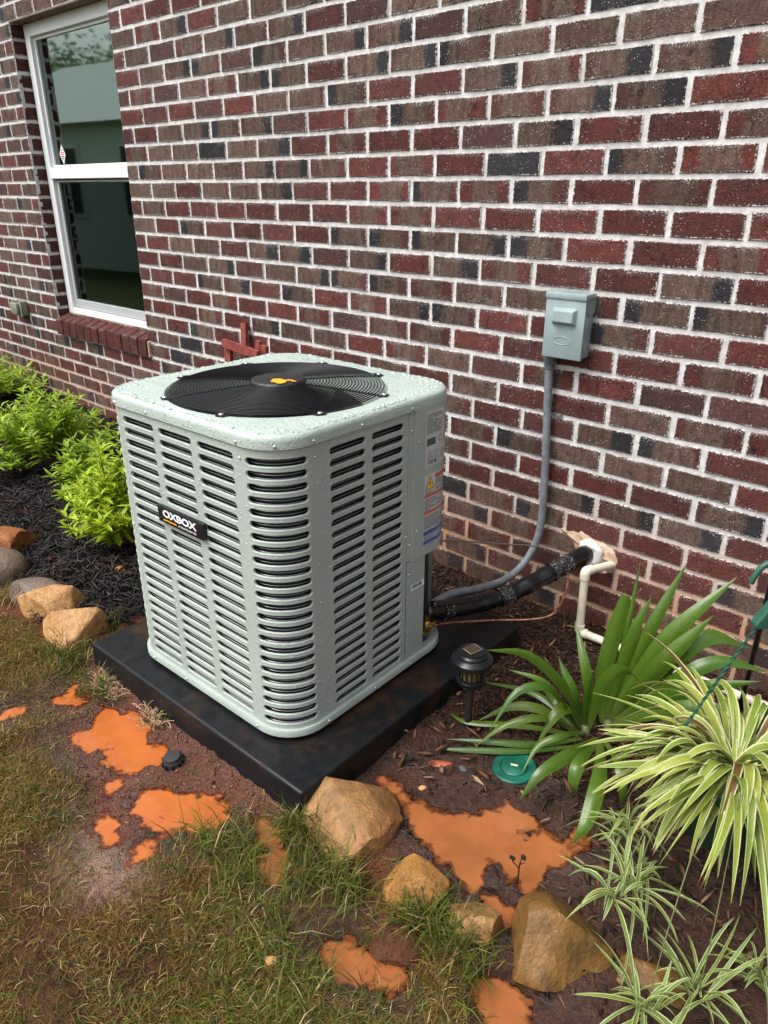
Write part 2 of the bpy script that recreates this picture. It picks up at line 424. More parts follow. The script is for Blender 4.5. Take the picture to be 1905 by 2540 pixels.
t = NT('raindrop'); M['drop'] = t.set(col=(0.39, 0.46, 0.42), rough=0.02, spec=0.8, ior=1.5)
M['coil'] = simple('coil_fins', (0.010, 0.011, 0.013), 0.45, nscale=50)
M['wire_light'] = simple('guard_wire', (0.42, 0.44, 0.43), 0.35, 0.5)
M['blackwire'] = simple('black_grille', (0.006, 0.006, 0.007), 0.42, spec=0.3)
M['blade'] = simple('fan_blade', (0.012, 0.013, 0.014), 0.35)
t = NT('hub'); ob = t.obj()
vd = t.voro(150, ob); dm = t.math('MULTIPLY', t.ramp(vd, 0.2, 0.4, 1.0, 0.0), t.ramp(t.noise(60, ob, 2), 0.45, 0.55))
M['hub'] = t.set(col=(0.012, 0.012, 0.013), rough=t.ramp(dm, 0, 1, 0.45, 0.08), nrm=t.bump(dm, 0.5, 0.003))
M['orange'] = simple('orange_print', (0.85, 0.36, 0.02), 0.4)
M['white'] = simple('white_print', (0.78, 0.80, 0.80), 0.4)
M['black'] = simple('black_plate', (0.008, 0.008, 0.010), 0.30)
M['screw'] = simple('zinc_screw', (0.62, 0.63, 0.60), 0.3, 0.8)
M['paper'] = simple('label_paper', (0.50, 0.51, 0.50), 0.35, nscale=20, namt=0.06)
M['paperw'] = simple('white_label', (0.74, 0.75, 0.75), 0.35)
M['ink'] = simple('label_ink', (0.07, 0.07, 0.08), 0.5)
M['inkg'] = simple('label_small_print', (0.24, 0.245, 0.25), 0.5)
M['redbar'] = simple('label_red', (0.55, 0.09, 0.04), 0.4)
M['bluebar'] = simple('label_blue', (0.05, 0.10, 0.33), 0.4)
M['yellow'] = simple('warning_yellow', (0.80, 0.50, 0.03), 0.4)
M['brass'] = simple('brass', (0.42, 0.27, 0.07), 0.32, 0.9, nscale=60, namt=0.35)
M['copper'] = simple('copper', (0.42, 0.19, 0.12), 0.30, 0.95, nscale=40, namt=0.45, rvar=0.15)
# black plastic pad with dried clay
t = NT('pad_plastic'); ob = t.obj()
n = t.noise(4.5, ob, 5, 0.6, 0.8); n2 = t.noise(30, ob, 5)
st = t.math('MULTIPLY', t.ramp(n, 0.50, 0.70), t.ramp(n2, 0.3, 0.7, 0.3, 1.0))
cc = t.mix(t.math('MULTIPLY', st, 0.62), (0.0070, 0.0078, 0.0092), (0.060, 0.026, 0.010))
M['pad'] = t.set(col=cc, rough=t.ramp(n2, 0.3, 0.7, 0.26, 0.48), nrm=t.bump(t.noise(500, ob, 2), 0.15, 0.001), spec=0.22)
M['boxgrey'] = simple('disconnect_paint', (0.235, 0.305, 0.310), 0.38, nscale=18, namt=0.08, bump=0.1, bscale=90)
M['conduit'] = simple('grey_conduit', (0.165, 0.182, 0.20), 0.45, nscale=30, namt=0.2)
M['conduitd'] = simple('grey_fitting', (0.10, 0.112, 0.125), 0.45)
M['strapm'] = simple('galvanised', (0.45, 0.47, 0.47), 0.35, 0.8, nscale=50, namt=0.3)
M['foam_black'] = simple('pipe_insulation', (0.006, 0.006, 0.007), 0.22, nscale=25, namt=0.4, bump=0.5, bscale=70)
t = NT('tape_glints'); ob = t.obj()
n = t.noise(55, ob, 4, 0.65, 1.5)
M['tape_glints'] = t.set(col=t.mix(t.ramp(n, 0.55, 0.63), (0.010, 0.010, 0.011), (0.30, 0.31, 0.32)), rough=0.22, nrm=t.bump(n, 0.8, 0.01))  # pale blotches: reflections painted into the colour
M['putty'] = simple('white_sealant', (0.66, 0.65, 0.62), 0.8, nscale=40, bump=0.8, bscale=60)
M['pvc'] = simple('cream_pvc', (0.66, 0.60, 0.47), 0.34, nscale=14, namt=0.10)
M['wire'] = simple('thermostat_wire', (0.16, 0.14, 0.12), 0.5)
M['sblack'] = simple('solar_light_plastic', (0.008, 0.009, 0.011), 0.3, spec=0.35)
M['spanel'] = simple('solar_cell', (0.03, 0.024, 0.02), 0.3, coat=0.1, nscale=90)
M['slens'] = simple('ribbed_lens', (0.11, 0.09, 0.03), 0.25, coat=0.2)
M['stake'] = simple('stake_plastic', (0.016, 0.014, 0.013), 0.5)
M['gold'] = simple('cell_rim', (0.30, 0.22, 0.12), 0.35)
M['vgreen'] = simple('valve_cover', (0.004, 0.085, 0.055), 0.38, nscale=25, namt=0.35, bump=0.2)
M['hgreen'] = simple('hanger_plastic', (0.018, 0.085, 0.055), 0.42, nscale=15, namt=0.2)
M['potgreen'] = simple('pot_plastic', (0.010, 0.038, 0.024), 0.42, nscale=10)
M['blackmetal'] = simple('black_pole', (0.008, 0.008, 0.009), 0.4)
M['soil'] = simple('potting_soil', (0.02, 0.013, 0.009), 0.9, nscale=60, bump=0.8, bscale=80)
M['redwood'] = simple('red_stained_wood', (0.19, 0.038, 0.026), 0.6, nscale=30, namt=0.35, bump=0.4, bscale=90)
M['brownwood'] = simple('brown_wood', (0.15, 0.085, 0.055), 0.75, nscale=25, namt=0.25)
M['winwhite'] = simple('vinyl_frame', (0.72, 0.74, 0.745), 0.4)
M['wingrey'] = simple('screen_frame', (0.36, 0.38, 0.385), 0.45)
M['gasket'] = simple('dark_gasket', (0.03, 0.035, 0.035), 0.6)
M['room'] = simple('room_dark', (0.22, 0.27, 0.245), 0.9)
M['outlet'] = simple('outlet_cover', (0.215, 0.225, 0.165), 0.35, nscale=20, namt=0.2)
def glass(name, tint, fr, rough=0.0):
    t = NT(name)
    tb = t.node('ShaderNodeBsdfTransparent'); t.put(tb.inputs[0], tint)
    gl = t.node('ShaderNodeBsdfGlossy'); t.put(gl.inputs['Roughness'], rough); t.put(gl.inputs['Color'], (0.82, 1.0, 0.90))
    fz = t.node('ShaderNodeFresnel'); fz.inputs['IOR'].default_value = fr
    mx = t.node('ShaderNodeMixShader'); t.put(mx.inputs[0], fz.outputs[0])
    t.t.links.new(tb.outputs[0], mx.inputs[1]); t.t.links.new(gl.outputs[0], mx.inputs[2]); t.t.links.new(mx.outputs[0], t.out.inputs['Surface'])
    return t.m
M['glass'] = glass('window_glass', (0.62, 0.74, 0.68), 3.4, 0.03)
M['glass_screen'] = glass('screened_glass', (0.60, 0.72, 0.66), 1.6, 0.03)
def rockmat(name, a, b, c3, scale=9, rough=0.55, spec=0.28):
    a, b, c3 = (tuple(x*0.80 for x in q) for q in (a, b, c3)); t = NT(name); ob = t.obj()
    n1, n2, n3 = t.noise(scale, ob, 6, 0.6, 0.6), t.noise(scale*6, ob, 5), t.noise(scale*1.7, ob, 4, 0.6)
    cc = t.mix(t.ramp(n1, 0.35, 0.65), a, b); cc = t.mix(t.ramp(n3, 0.52, 0.70, 0.0, 0.75), cc, c3)
    cc = t.mix(t.ramp(n2, 0.45, 0.72, 0.0, 0.55), cc, tuple(x*0.42 for x in a))
    return t.set(col=cc, rough=t.ramp(n2, 0.3, 0.7, rough-0.28, rough+0.05), nrm=t.bump(t.math('ADD', t.math('ADD', n2, n1), t.math('MULTIPLY', t.noise(scale*22, ob, 4), 0.5)), 0.65, 0.010), spec=spec)
M['rk_tan'] = rockmat('tan_rock', (0.47, 0.245, 0.09), (0.58, 0.34, 0.15), (0.40, 0.19, 0.07))
M['rk_ochre'] = rockmat('ochre_rock', (0.44, 0.215, 0.060), (0.33, 0.155, 0.045), (0.54, 0.29, 0.095))
M['rk_brown'] = rockmat('brown_rock', (0.24, 0.132, 0.050), (0.40, 0.215, 0.080), (0.32, 0.125, 0.048))
M['rk_grey'] = rockmat('grey_cobble', (0.16, 0.115, 0.085), (0.20, 0.15, 0.12), (0.125, 0.085, 0.055), 5, 0.4)
M['rk_red'] = rockmat('red_rock', (0.36, 0.135, 0.04), (0.30, 0.10, 0.03), (0.22, 0.08, 0.03))
M['rk_olive'] = rockmat('olive_rock', (0.150, 0.080, 0.023), (0.23, 0.118, 0.033), (0.070, 0.042, 0.016), 4)
M['clod'] = rockmat('clay_clod', (0.090, 0.036, 0.020), (0.135, 0.054, 0.031), (0.07, 0.03, 0.019), 20, 0.85, 0.06)
M['shard'] = simple('brick_shard', (0.36, 0.085, 0.035), 0.5, nscale=30)
M['pebble'] = simple('grey_pebble', (0.10, 0.10, 0.11), 0.4, nscale=20)
M['siding'] = simple('neighbour_siding', (0.66, 0.72, 0.64), 0.7)
M['shingle'] = simple('neighbour_roof', (0.38, 0.42, 0.41), 0.8)
M['brightener'] = simple('brightening_slats', (0.62, 0.70, 0.65), 0.8)  # pale colour for slats added to brighten the panes

# ------------------------------------------------------------------ traced ground plan (metres)
PUD={'A':[(-0.676,-1.37),(-0.602,-1.367),(-0.581,-1.342),(-0.53,-1.345),(-0.487,-1.337),(-0.444,-1.357),(-0.403,-1.342),(-0.367,-1.355),(-0.355,-1.399),(-0.359,-1.434),(-0.39,-1.478),(-0.444,-1.49),(-0.474,-1.486),(-0.492,-1.464),(-0.521,-1.479),(-0.551,-1.5),(-0.593,-1.516),(-0.63,-1.504),(-0.625,-1.475),(-0.583,-1.472),(-0.598,-1.438),(-0.643,-1.404)],'A2':[(-0.795,-1.465),(-0.834,-1.389),(-0.8,-1.386),(-0.742,-1.389),(-0.723,-1.412),(-0.76,-1.466)],'A0':[(-0.867,-1.622),(-0.861,-1.565),(-0.847,-1.54),(-0.819,-1.54),(-0.818,-1.571),(-0.834,-1.624)],'B':[(-0.384,-1.523),(-0.376,-1.486),(-0.354,-1.501),(-0.335,-1.532),(-0.349,-1.559),(-0.37,-1.554)],'B2':[(-0.315,-1.561),(-0.288,-1.563),(-0.256,-1.588),(-0.222,-1.6),(-0.229,-1.614),(-0.273,-1.595)],'C':[(-0.267,-1.508),(-0.278,-1.471),(-0.255,-1.43),(-0.207,-1.406),(-0.159,-1.362),(-0.119,-1.372),(-0.085,-1.388),(-0.073,-1.412),(-0.097,-1.468),(-0.128,-1.471),(-0.156,-1.505),(-0.219,-1.519),(-0.248,-1.519)],'C2':[(-0.153,-1.57),(-0.147,-1.551),(-0.119,-1.546),(-0.109,-1.569),(-0.127,-1.585)],'D':[(-0.02,-1.328),(0.002,-1.317),(0.039,-1.327),(0.071,-1.348),(0.112,-1.352),(0.132,-1.381),(0.131,-1.412),(0.093,-1.417),(0.066,-1.402),(0.062,-1.373),(0.022,-1.359)],'E':[(0.22,-1.049),(0.264,-1.027),(0.307,-1.017),(0.347,-0.992),(0.382,-0.949),(0.399,-0.904),(0.431,-0.892),(0.465,-0.884),(0.486,-0.911),(0.468,-0.95),(0.506,-0.915),(0.542,-0.925),(0.56,-0.951),(0.55,-1.0),(0.549,-1.068),(0.515,-1.08),(0.481,-1.073),(0.479,-1.113),(0.475,-1.149),(0.439,-1.159),(0.404,-1.143),(0.353,-1.149),(0.305,-1.12),(0.25,-1.115),(0.222,-1.072)],'E2':[(0.565,-0.85),(0.593,-0.857),(0.606,-0.888),(0.586,-0.916),(0.571,-0.94),(0.559,-0.931),(0.575,-0.895)],'E3':[(0.118,-1.048),(0.149,-1.04),(0.194,-1.055),(0.184,-1.07),(0.146,-1.068)],'F':[(0.352,-1.452),(0.362,-1.431),(0.388,-1.419),(0.431,-1.425),(0.442,-1.445),(0.426,-1.466),(0.392,-1.461)],'F2':[(0.443,-1.414),(0.462,-1.404),(0.477,-1.42),(0.468,-1.449),(0.453,-1.449)],'G':[(0.611,-1.312),(0.624,-1.286),(0.656,-1.278),(0.694,-1.299),(0.713,-1.339),(0.68,-1.369),(0.633,-1.334)],'G2':[(0.498,-1.151),(0.523,-1.146),(0.559,-1.158),(0.568,-1.182),(0.534,-1.172)]}
BEDL=[(-2.023,-1.566),(-1.628,-1.247),(-1.405,-1.283),(-1.234,-1.289),(-0.994,-1.281),(-0.979,-1.205),(-1.024,-0.933),(-1.258,-0.204),(-2.087,0.105),(-2.872,0.008),(-4.147,0.028),(-5.814,-0.511)]
BEDR=[(0.056,-1.201),(0.06,-0.971),(-0.011,-0.639),(-0.085,-0.252),(-0.086,-0.071),(0.2,-0.048),(0.72,-0.009),(1.031,-0.041),(1.238,-0.878),(0.754,-1.403),(0.585,-1.278),(0.392,-1.278),(0.244,-1.176),(0.101,-1.106)]
LAWN=[(-1.827,-1.745),(-1.365,-1.356),(-1.083,-1.332),(-0.882,-1.299),(-0.715,-1.362),(-0.534,-1.363),(-0.369,-1.342),(-0.183,-1.31),(0.003,-1.283),(0.087,-1.256),(0.21,-1.311),(0.31,-1.288),(0.392,-1.34),(0.529,-1.307),(0.637,-1.313),(0.734,-1.421),(0.044,-2.196)]
PALE=[(-0.294,-1.667),(-0.268,-1.612),(-0.145,-1.592),(-0.063,-1.602),(-0.044,-1.651),(-0.106,-1.708),(-0.227,-1.71)]
CLAY=[(-0.85,-1.38),(-0.613,-1.317),(-0.377,-1.286),(-0.138,-1.269),(0.041,-1.265),(0.058,-1.33),(-0.097,-1.374),(-0.183,-1.418),(-0.175,-1.574),(-0.239,-1.647),(-0.435,-1.577),(-0.674,-1.491)]
STRAP=[([(0.435,-0.497,0.02),(0.405,-0.47,0.171),(0.411,-0.42,0.382)],0.0395),([(0.434,-0.487,0.02),(0.445,-0.46,0.3),(0.428,-0.4,0.491)],0.0138),([(0.438,-0.484,0.02),(0.466,-0.48,0.295),(0.486,-0.44,0.422)],0.0272),([(0.44,-0.481,0.02),(0.502,-0.46,0.325),(0.531,-0.36,0.501)],0.031),([(0.442,-0.484,0.02),(0.548,-0.47,0.326),(0.652,-0.36,0.503)],0.0406),([(0.444,-0.485,0.02),(0.565,-0.52,0.288),(0.639,-0.44,0.426)],0.0419),([(0.448,-0.486,0.02),(0.568,-0.5,0.279),(0.64,-0.44,0.365),(0.718,-0.38,0.34)],0.0453),([(0.449,-0.489,0.02),(0.609,-0.52,0.267),(0.686,-0.47,0.331),(0.781,-0.42,0.318)],0.0348),([(0.452,-0.489,0.02),(0.633,-0.55,0.257),(0.781,-0.5,0.337)],0.035),([(0.453,-0.492,0.02),(0.613,-0.58,0.211),(0.73,-0.56,0.259),(0.806,-0.54,0.249)],0.0374),([(0.414,-0.554,0.02),(0.453,-0.6,0.199),(0.51,-0.62,0.3),(0.583,-0.66,0.308)],0.0371),([(0.411,-0.555,0.02),(0.421,-0.6,0.16),(0.43,-0.6,0.255)],0.0167),([(0.417,-0.525,0.02),(0.394,-0.56,0.201),(0.315,-0.5,0.303)],0.0254),([(0.399,-0.542,0.02),(0.357,-0.6,0.159),(0.285,-0.68,0.268),(0.218,-0.78,0.303)],0.0249),([(0.397,-0.544,0.02),(0.371,-0.58,0.142),(0.311,-0.56,0.21)],0.0279),([(0.402,-0.566,0.02),(0.368,-0.68,0.201),(0.31,-0.76,0.212),(0.284,-0.84,0.12)],0.0212),([(0.407,-0.583,0.02),(0.32,-0.627,0.08),(0.247,-0.672,0.08),(0.193,-0.753,0.05)],0.0241),([(0.409,-0.56,0.02),(0.388,-0.617,0.12),(0.374,-0.674,0.12),(0.356,-0.72,0.04)],0.0313),([(0.405,-0.57,0.02),(0.255,-0.558,0.06),(0.085,-0.579,0.03)],0.0171),([(0.412,-0.585,0.02),(0.296,-0.685,0.05),(0.168,-0.764,0.04),(0.102,-0.757,0.03)],0.0164),([(0.422,-0.591,0.02),(0.358,-0.725,0.05),(0.268,-0.795,0.05),(0.159,-0.849,0.03)],0.0168),([(0.432,-0.62,0.02),(0.342,-0.757,0.04),(0.219,-0.85,0.03),(0.157,-0.884,0.02)],0.0147),([(0.417,-0.559,0.02),(0.419,-0.699,0.1),(0.381,-0.758,0.08),(0.376,-0.82,0.03)],0.0173),([(0.456,-0.575,0.03),(0.48,-0.752,0.12),(0.456,-0.871,0.12),(0.43,-0.918,0.05)],0.0301),([(0.461,-0.58,0.03),(0.505,-0.778,0.13),(0.514,-0.827,0.09),(0.518,-0.798,0.03)],0.0283),([(0.465,-0.575,0.03),(0.567,-0.807,0.14),(0.597,-0.918,0.1),(0.583,-0.946,0.05)],0.0334),([(0.473,-0.568,0.03),(0.573,-0.719,0.12),(0.606,-0.755,0.08),(0.608,-0.754,0.03)],0.0226),([(0.406,-0.568,0.02),(0.355,-0.702,0.12),(0.287,-0.774,0.1),(0.24,-0.826,0.04)],0.0187),([(0.403,-0.556,0.02),(0.337,-0.596,0.1),(0.226,-0.515,0.08)],0.0196),([(0.405,-0.576,0.02),(0.34,-0.66,0.19),(0.241,-0.7,0.214)],0.0146),([(0.065,-0.809,0.01),(0.024,-0.737,0.03),(0.037,-0.693,0.04),(0.07,-0.69,0.02)],0.0105)]
LOGO=[[(-0.367,-0.942),(-0.383,-0.923),(-0.38,-0.915),(-0.373,-0.906),(-0.36,-0.906),(-0.351,-0.906),(-0.351,-0.895),(-0.341,-0.897),(-0.339,-0.906),(-0.342,-0.912),(-0.33,-0.925),(-0.332,-0.941),(-0.342,-0.945),(-0.355,-0.94),(-0.358,-0.946)],[(-0.338,-0.903),(-0.344,-0.892),(-0.331,-0.897),(-0.32,-0.896),(-0.32,-0.903),(-0.33,-0.905)]]
ZPUD = {}
PUD_ORANGE = {'A', 'A0', 'A2', 'B', 'B2', 'C', 'C2'}

def sstep(x, a, b):
    t_ = np.clip((x-a)/(b-a), 0, 1); return t_*t_*(3-2*t_)

def zones(x, y):
    x, y = np.asarray(x, float), np.asarray(y, float)
    n = (fbm(x*9, y*9, 3.3)-0.5)*0.10
    dl, dr, dw = sdist(x, y, BEDL)+n, sdist(x, y, BEDR)+n*0.6, sdist(x, y, LAWN)+n
    dc, dp = sdist(x, y, CLAY)+n, sdist(x, y, PALE)+n*1.2
    bedl = sstep(-dl, -0.02, 0.02); bedr = sstep(-dr, -0.03, 0.03)*(1-bedl)
    bedr = np.maximum(bedr, sstep(y, -0.40, -0.34)*sstep(x, -1.25, -1.15)*(1-bedl))
    lawn = sstep(-dw, -0.03, 0.05)*(1-bedl)
    lawn = np.maximum(lawn, ((y < -1.25) & (x < -1.6)).astype(float)*(1-bedl))
    clay = sstep(-dc, -0.03, 0.05)*0.9; pale = sstep(-dp, -0.06, 0.07)*0.9
    return bedl, bedr, lawn, clay, pale

def pud_d(x, y):
    x, y = np.asarray(x, float), np.asarray(y, float)
    n = (fbm(x*13, y*13, 9.1, 6)-0.47)*0.085 + (fbm(x*45, y*45, 2.1)-0.47)*0.042 + (fbm(x*110, y*110, 5.1, 3)-0.44)*0.022
    d = np.full(x.shape, 9.0)
    for k_, P in PUD.items(): d = np.minimum(d, sdist(x, y, P)+(0.013 if k_ in ('E', 'E2', 'G2') else 0.0))
    return np.where(d < 0.3, d+n-0.010, d)

def gheight(x, y, full=True):
    x, y = np.asarray(x, float), np.asarray(y, float)
    near = sstep(-(np.abs(x+0.5)+np.abs(y+0.8)), -6, -3)
    bedl, bedr, lawn, clay, pale = zones(x, y)
    h = 0.014 + (fbm(x*2.5, y*2.5, 0.5)-0.47)*0.035*near
    h += (fbm(x*16, y*16, 4.0)-0.47)*0.020*near + (fbm(x*60, y*60, 6.0)-0.47)*0.010*near*(1-lawn*0.5)
    h += clay*(fbm(x*34, y*34, 8.0)-0.40)*0.030
    h += bedl*0.012
    h += 0.075*sstep(-x, 2.0, 4.4)*sstep(y, -1.4, -0.3)
    h -= 0.03*sstep(y, -0.5, 0.0)*sstep(x, -1.8, -0.6)
    d = pud_d(x, y)
    shore = sstep(d, 0.0, 0.07)
    h = np.where(d < 0.07, (-0.003)*(1-shore)+np.maximum(h, 0.004)*shore, np.maximum(h, 0.002-0.03*sstep(y, -0.6, -0.2)))
    h = np.where(d < 0, -0.003-np.minimum(0.02, -d*0.32), h)
    return h

def axis(a, b, step, far):
    mid = np.arange(a, b+1e-9, step); out = [mid]
    lo, s_ = [], step
    x = a
    while x > -far: s_ = min(s_*1.35, 12); x -= s_; lo.append(x)
    hi = []; x = mid[-1]; s_ = step
    while x < far: s_ = min(s_*1.35, 12); x += s_; hi.append(x)
    return np.concatenate([np.array(lo[::-1]), mid, np.array(hi)])
gx, gy = axis(-1.9, 1.25, 0.008, 90), axis(-2.0, 0.04, 0.008, 90)
GX, GY = np.meshgrid(gx, gy)
Xf, Yf = GX.ravel(), GY.ravel()
Hf = gheight(Xf, Yf)
nx, ny = len(gx), len(gy)
idx = np.arange(nx*ny).reshape(ny, nx)
quads = np.stack([idx[:-1, :-1].ravel(), idx[:-1, 1:].ravel(), idx[1:, 1:].ravel(), idx[1:, :-1].ravel()], 1)
zb = zones(Xf, Yf); pd = pud_d(Xf, Yf)
wet = np.clip(sstep(-pd, -0.16, 0.0)*0.9 + zb[3]*0.35 + zb[4]*0.35 + zb[1]*0.40 + 0.12, 0, 1)
gro = np_mesh('ground', np.stack([Xf, Yf, Hf], 1), quads, M['ground'], kind='structure', smooth=True,
              attrs={'ga': np.stack([zb[0], zb[1], zb[2]], 1), 'gb': np.stack([zb[3]*(1-zb[0]), zb[4], wet], 1)})

def hull(pts):
    pts = sorted(set(pts)); 
    def half(ps):
        o = []
        for p in ps:
            while len(o) >= 2 and (o[-1][0]-o[-2][0])*(p[1]-o[-2][1])-(o[-1][1]-o[-2][1])*(p[0]-o[-2][0]) <= 0: o.pop()
            o.append(p)
        return o
    a, b = half(pts), half(pts[::-1]); return a[:-1]+b[:-1]
for i, (k, P) in enumerate(PUD.items()):
    c = np.mean(P, 0); H = hull([tuple(p) for p in P]); zl = -0.0030 + 0.00025*i
    P_ = np.array(P); x0, y0 = P_.min(0)-0.045; x1, y1 = P_.max(0)+0.045; st_ = 0.005
    ax, ay = np.arange(x0, x1, st_), np.arange(y0, y1, st_); QX, QY = np.meshgrid(ax, ay)
    dep_ = zl-gheight(QX.ravel(), QY.ravel())
    near_ = sdist(QX.ravel(), QY.ravel(), [tuple(p) for p in P]) < 0.045
    ii = np.arange(QX.size).reshape(QX.shape); q4 = np.stack([ii[:-1, :-1].ravel(), ii[:-1, 1:].ravel(), ii[1:, 1:].ravel(), ii[1:, :-1].ravel()], 1)
    ok_ = (dep_ > -0.0015) & near_; q4 = q4[ok_[q4].any(1) & near_[q4].all(1)]
    if not len(q4): continue
    used = np.unique(q4); rm_ = np.zeros(QX.size, int); rm_[used] = np.arange(len(used))
    np_mesh('puddle', np.stack([QX.ravel()[used], QY.ravel()[used], np.full(len(used), zl)], 1), rm_[q4], M['water'] if k in PUD_ORANGE else M['water2'], kind='structure',
            attrs={'depth': np.stack([dep_[used]]*3, 1)})

# ------------------------------------------------------------------ brick house
CH, BLN, JT = 0.079, 0.20435, 0.0128
WX0, WX1, WZ0, WZ1 = -3.5815, -2.55, 0.53, 2.19
BRK = {  # colours read along each course: row -> (left joint of the first brick, code per brick)
-8: (-12.5, 'TtdrTTd'), -7: (-13, 'rTmtdTdrmTT'), -6: (-12.5, 'rTdDmDTddmTtkDd'), -5: (-13, 'mtmTtdDrddDTTTTt'),
-4: (-12.5, 'rrrmrTTDrrdtddt'), -3: (-13, 'rrTdDdmrtDttddrr'), -2: (-12.5, 'tTTkTdrtrrmdrrt'), -1: (-13, 'TDTTTddtrtrkrDtt'),
0: (-12.5, 'TTrTTdrrtDtDrtr'), 1: (-13, 'rtrrrrrrttrrrrrtr'), 2: (-12.5, 'TrDrrrrDDDdDrrt'), 3: (-13, 'rrTTrddmdrdtrrdrr'),
4: (-12.5, 'rrTdmTdDDtTTtDD'), 5: (-13, 'rrrDdrDrtdDrrDrrrTTD'), 6: (-3.5, 'trrrrt'), 7: (-3, 'TmtrmmTr'), 8: (-3.5, 'rTrrTtt'),
9: (-3, 'trrdDrT'), 10: (-3.5, 'rtDTTTr'), 11: (-3, 'trrrrdr'), 12: (-3.5, 'trrdddr'), 13: (-3, 'ktDrrrd'), 14: (-2.5, 'dttrrDr')}
BRK_D = {}
for r_, (u0, s_) in BRK.items():
    for k, ch in enumerate(s_): BRK_D[(r_, round((u0+k)*2))] = ch

def brick_params(ch, rg):
    U = rg.uniform
    bp_, bd_ = [2, 3, U(0, 0.45)], [2, 3, U(0, 1)]
    if ch == 'm': bp_[2] = U(0.8, 1.0)
    if ch == 't': bp_[:2] = [U(0.14, 0.30), U(0.66, 0.84)]
    if ch == 'T': bp_[:2] = [U(-0.1, 0.10), U(0.88, 1.1)]
    if ch == 'd': bp_[:2] = [U(-0.05, 0.22), 0.78]; bd_[:2] = [U(0.62, 0.78), 1.3]; bp_[2] = U(0.3, 0.9)
    if ch == 'D': bp_[:2] = [0.2, U(0.72, 1.0)]; bd_[:2] = [-0.3, U(0.18, 0.34)]; bp_[2] = U(0.3, 0.9)
    if ch == 'k': bp_[2] = 1.0; bd_[:2] = [U(-0.3, 0.1), U(0.75, 1.3)]
    return tuple(bp_), tuple(bd_)

def brick_piece(mb, org, s_ax, n_ax, L, hgt, prm, rg, depth=0.022, l0=0.0, full=None):
    """one brick: org = lower left of its face, s_ax along it, n_ax out of the wall"""
    J = lambda a=0.0019: rg.uniform(-a, a)
    o = []
    for k in range(4): o.append((L*k/3+(J(0.0016)), J()+0.0002))
    o.append((L+J(), hgt*0.5+J()))
    for k in range(3, -1, -1): o.append((L*k/3+J(0.0016), hgt+J()))
    o.append((J(), hgt*0.5+J()))
    tx, tz, pr = rg.uniform(-0.010, 0.010), rg.uniform(-0.015, 0.015), rg.uniform(-0.0015, 0.0012)
    V, A = [], []
    org, s_ax, n_ax = Vector(org), Vector(s_ax), Vector(n_ax)
    cx, cz = L/2, hgt/2
    for ins, dep in ((0.0, depth), (0.0, 0.0045), (0.0032, 0.0)):
        for (a, b) in o:
            a2 = a+(ins if a < cx-0.02 else (-ins if a > cx+0.02 else 0)); b2 = b+(ins if b < cz-0.01 else (-ins if b > cz+0.01 else 0))
            out = -dep+(pr+(a-cx)*tx*0.3+(b-cz)*tz*0.5 if dep < 0.02 else 0)
            V.append(org+s_ax*a2+Vector((0, 0, 1))*b2+n_ax*out); A.append((l0+max(a2, 0), max(b2, 0), full or L))
    n = len(o)
    F = [(r_*n+k, r_*n+(k+1) % n, (r_+1)*n+(k+1) % n, (r_+1)*n+k) for r_ in range(2) for k in range(n)]
    F.append(tuple(range(2*n, 3*n)))
    if s_ax.cross(Vector((0, 0, 1))).dot(n_ax) < 0: F = [f[::-1] for f in F]
    mb.add(V, F, 0, bl=A, bp=[prm[0]]*len(V), bd=[prm[1]]*len(V))

house = empty('brick_house', (0, 0, 0), label='red brown and charcoal brick house wall with white mortar joints', cat='house')
MV = np.array([[0.74101326, 0.67147874, 0.00395741], [0.27208974, -0.29486741, -0.91598056], [-0.61389456, 0.67983051, -0.40120313]])
CP = np.array([1.066, -2.1012, 1.3597])
def to_px(p):
    q = MV @ (np.array(p)-CP); return (952.5+1815.7*q[0]/q[2], 1270+1815.7*q[1]/q[2], q[2])
UNITPX = [(269, 980), (633, 883), (740, 878), (1118, 963), (1067, 1607), (700, 1817), (360, 1600)]
rg = random.Random(5)
cells = []
for r_ in range(-22, 20):
    zc = 1.36-CH*r_; z0 = zc-(CH-JT)/2; off = 0.5 if r_ % 2 == 0 else 0.0
    for k in range(-46, 13):
        ul = k+off; x0 = ul*BLN+JT/2+(-0.017 if r_ == 7 else 0); x1 = x0+BLN-JT
        ch = BRK_D.get((r_, round(ul*2))) or rg.choices('rtTdDkm', (38, 14, 18, 12, 8, 3, 7))[0]
        x0 += rg.uniform(-0.0022, 0.0022); x1 += rg.uniform(-0.0022, 0.0022); zz = z0+rg.uniform(-0.001, 0.001)
        prm = brick_params(ch, rg)
        segs = [(x0, x1)]
        if WZ0-0.02 < zc < WZ1: 
            segs = [(a, b) for a, b in ((x0, min(x1, WX0)), (max(x0, WX1), x1)) if b-a > 0.03]
        for a, b in segs: cells.append((r_, a, b, zz, prm, abs(b-WX0) < 0.008 and WZ0+0.1 < zc < WZ1))
def shown_area(cc):
    r_, a, b, zz, prm, jm = cc
    px, py, dep = to_px(((a+b)/2, 0, zz+0.034))
    if dep < 0.1 or not (-40 < px < 1945 and -30 < py < 2570): return 0
    ins = False
    for (ax, ay), (bx, by) in zip(UNITPX, UNITPX[1:]+UNITPX[:1]):
        if ((ay > py) != (by > py)) and px < (bx-ax)*(py-ay)/(by-ay)+ax: ins = not ins
    if ins: return 0
    p1, p2 = to_px((a, 0, zz)), to_px((b, 0, zz)); return abs(p2[0]-p1[0])*1815*0.0685/dep
order = sorted(range(len(cells)), key=lambda i: -shown_area(cells[i]))
single = set(order[:300])
rest = MB()
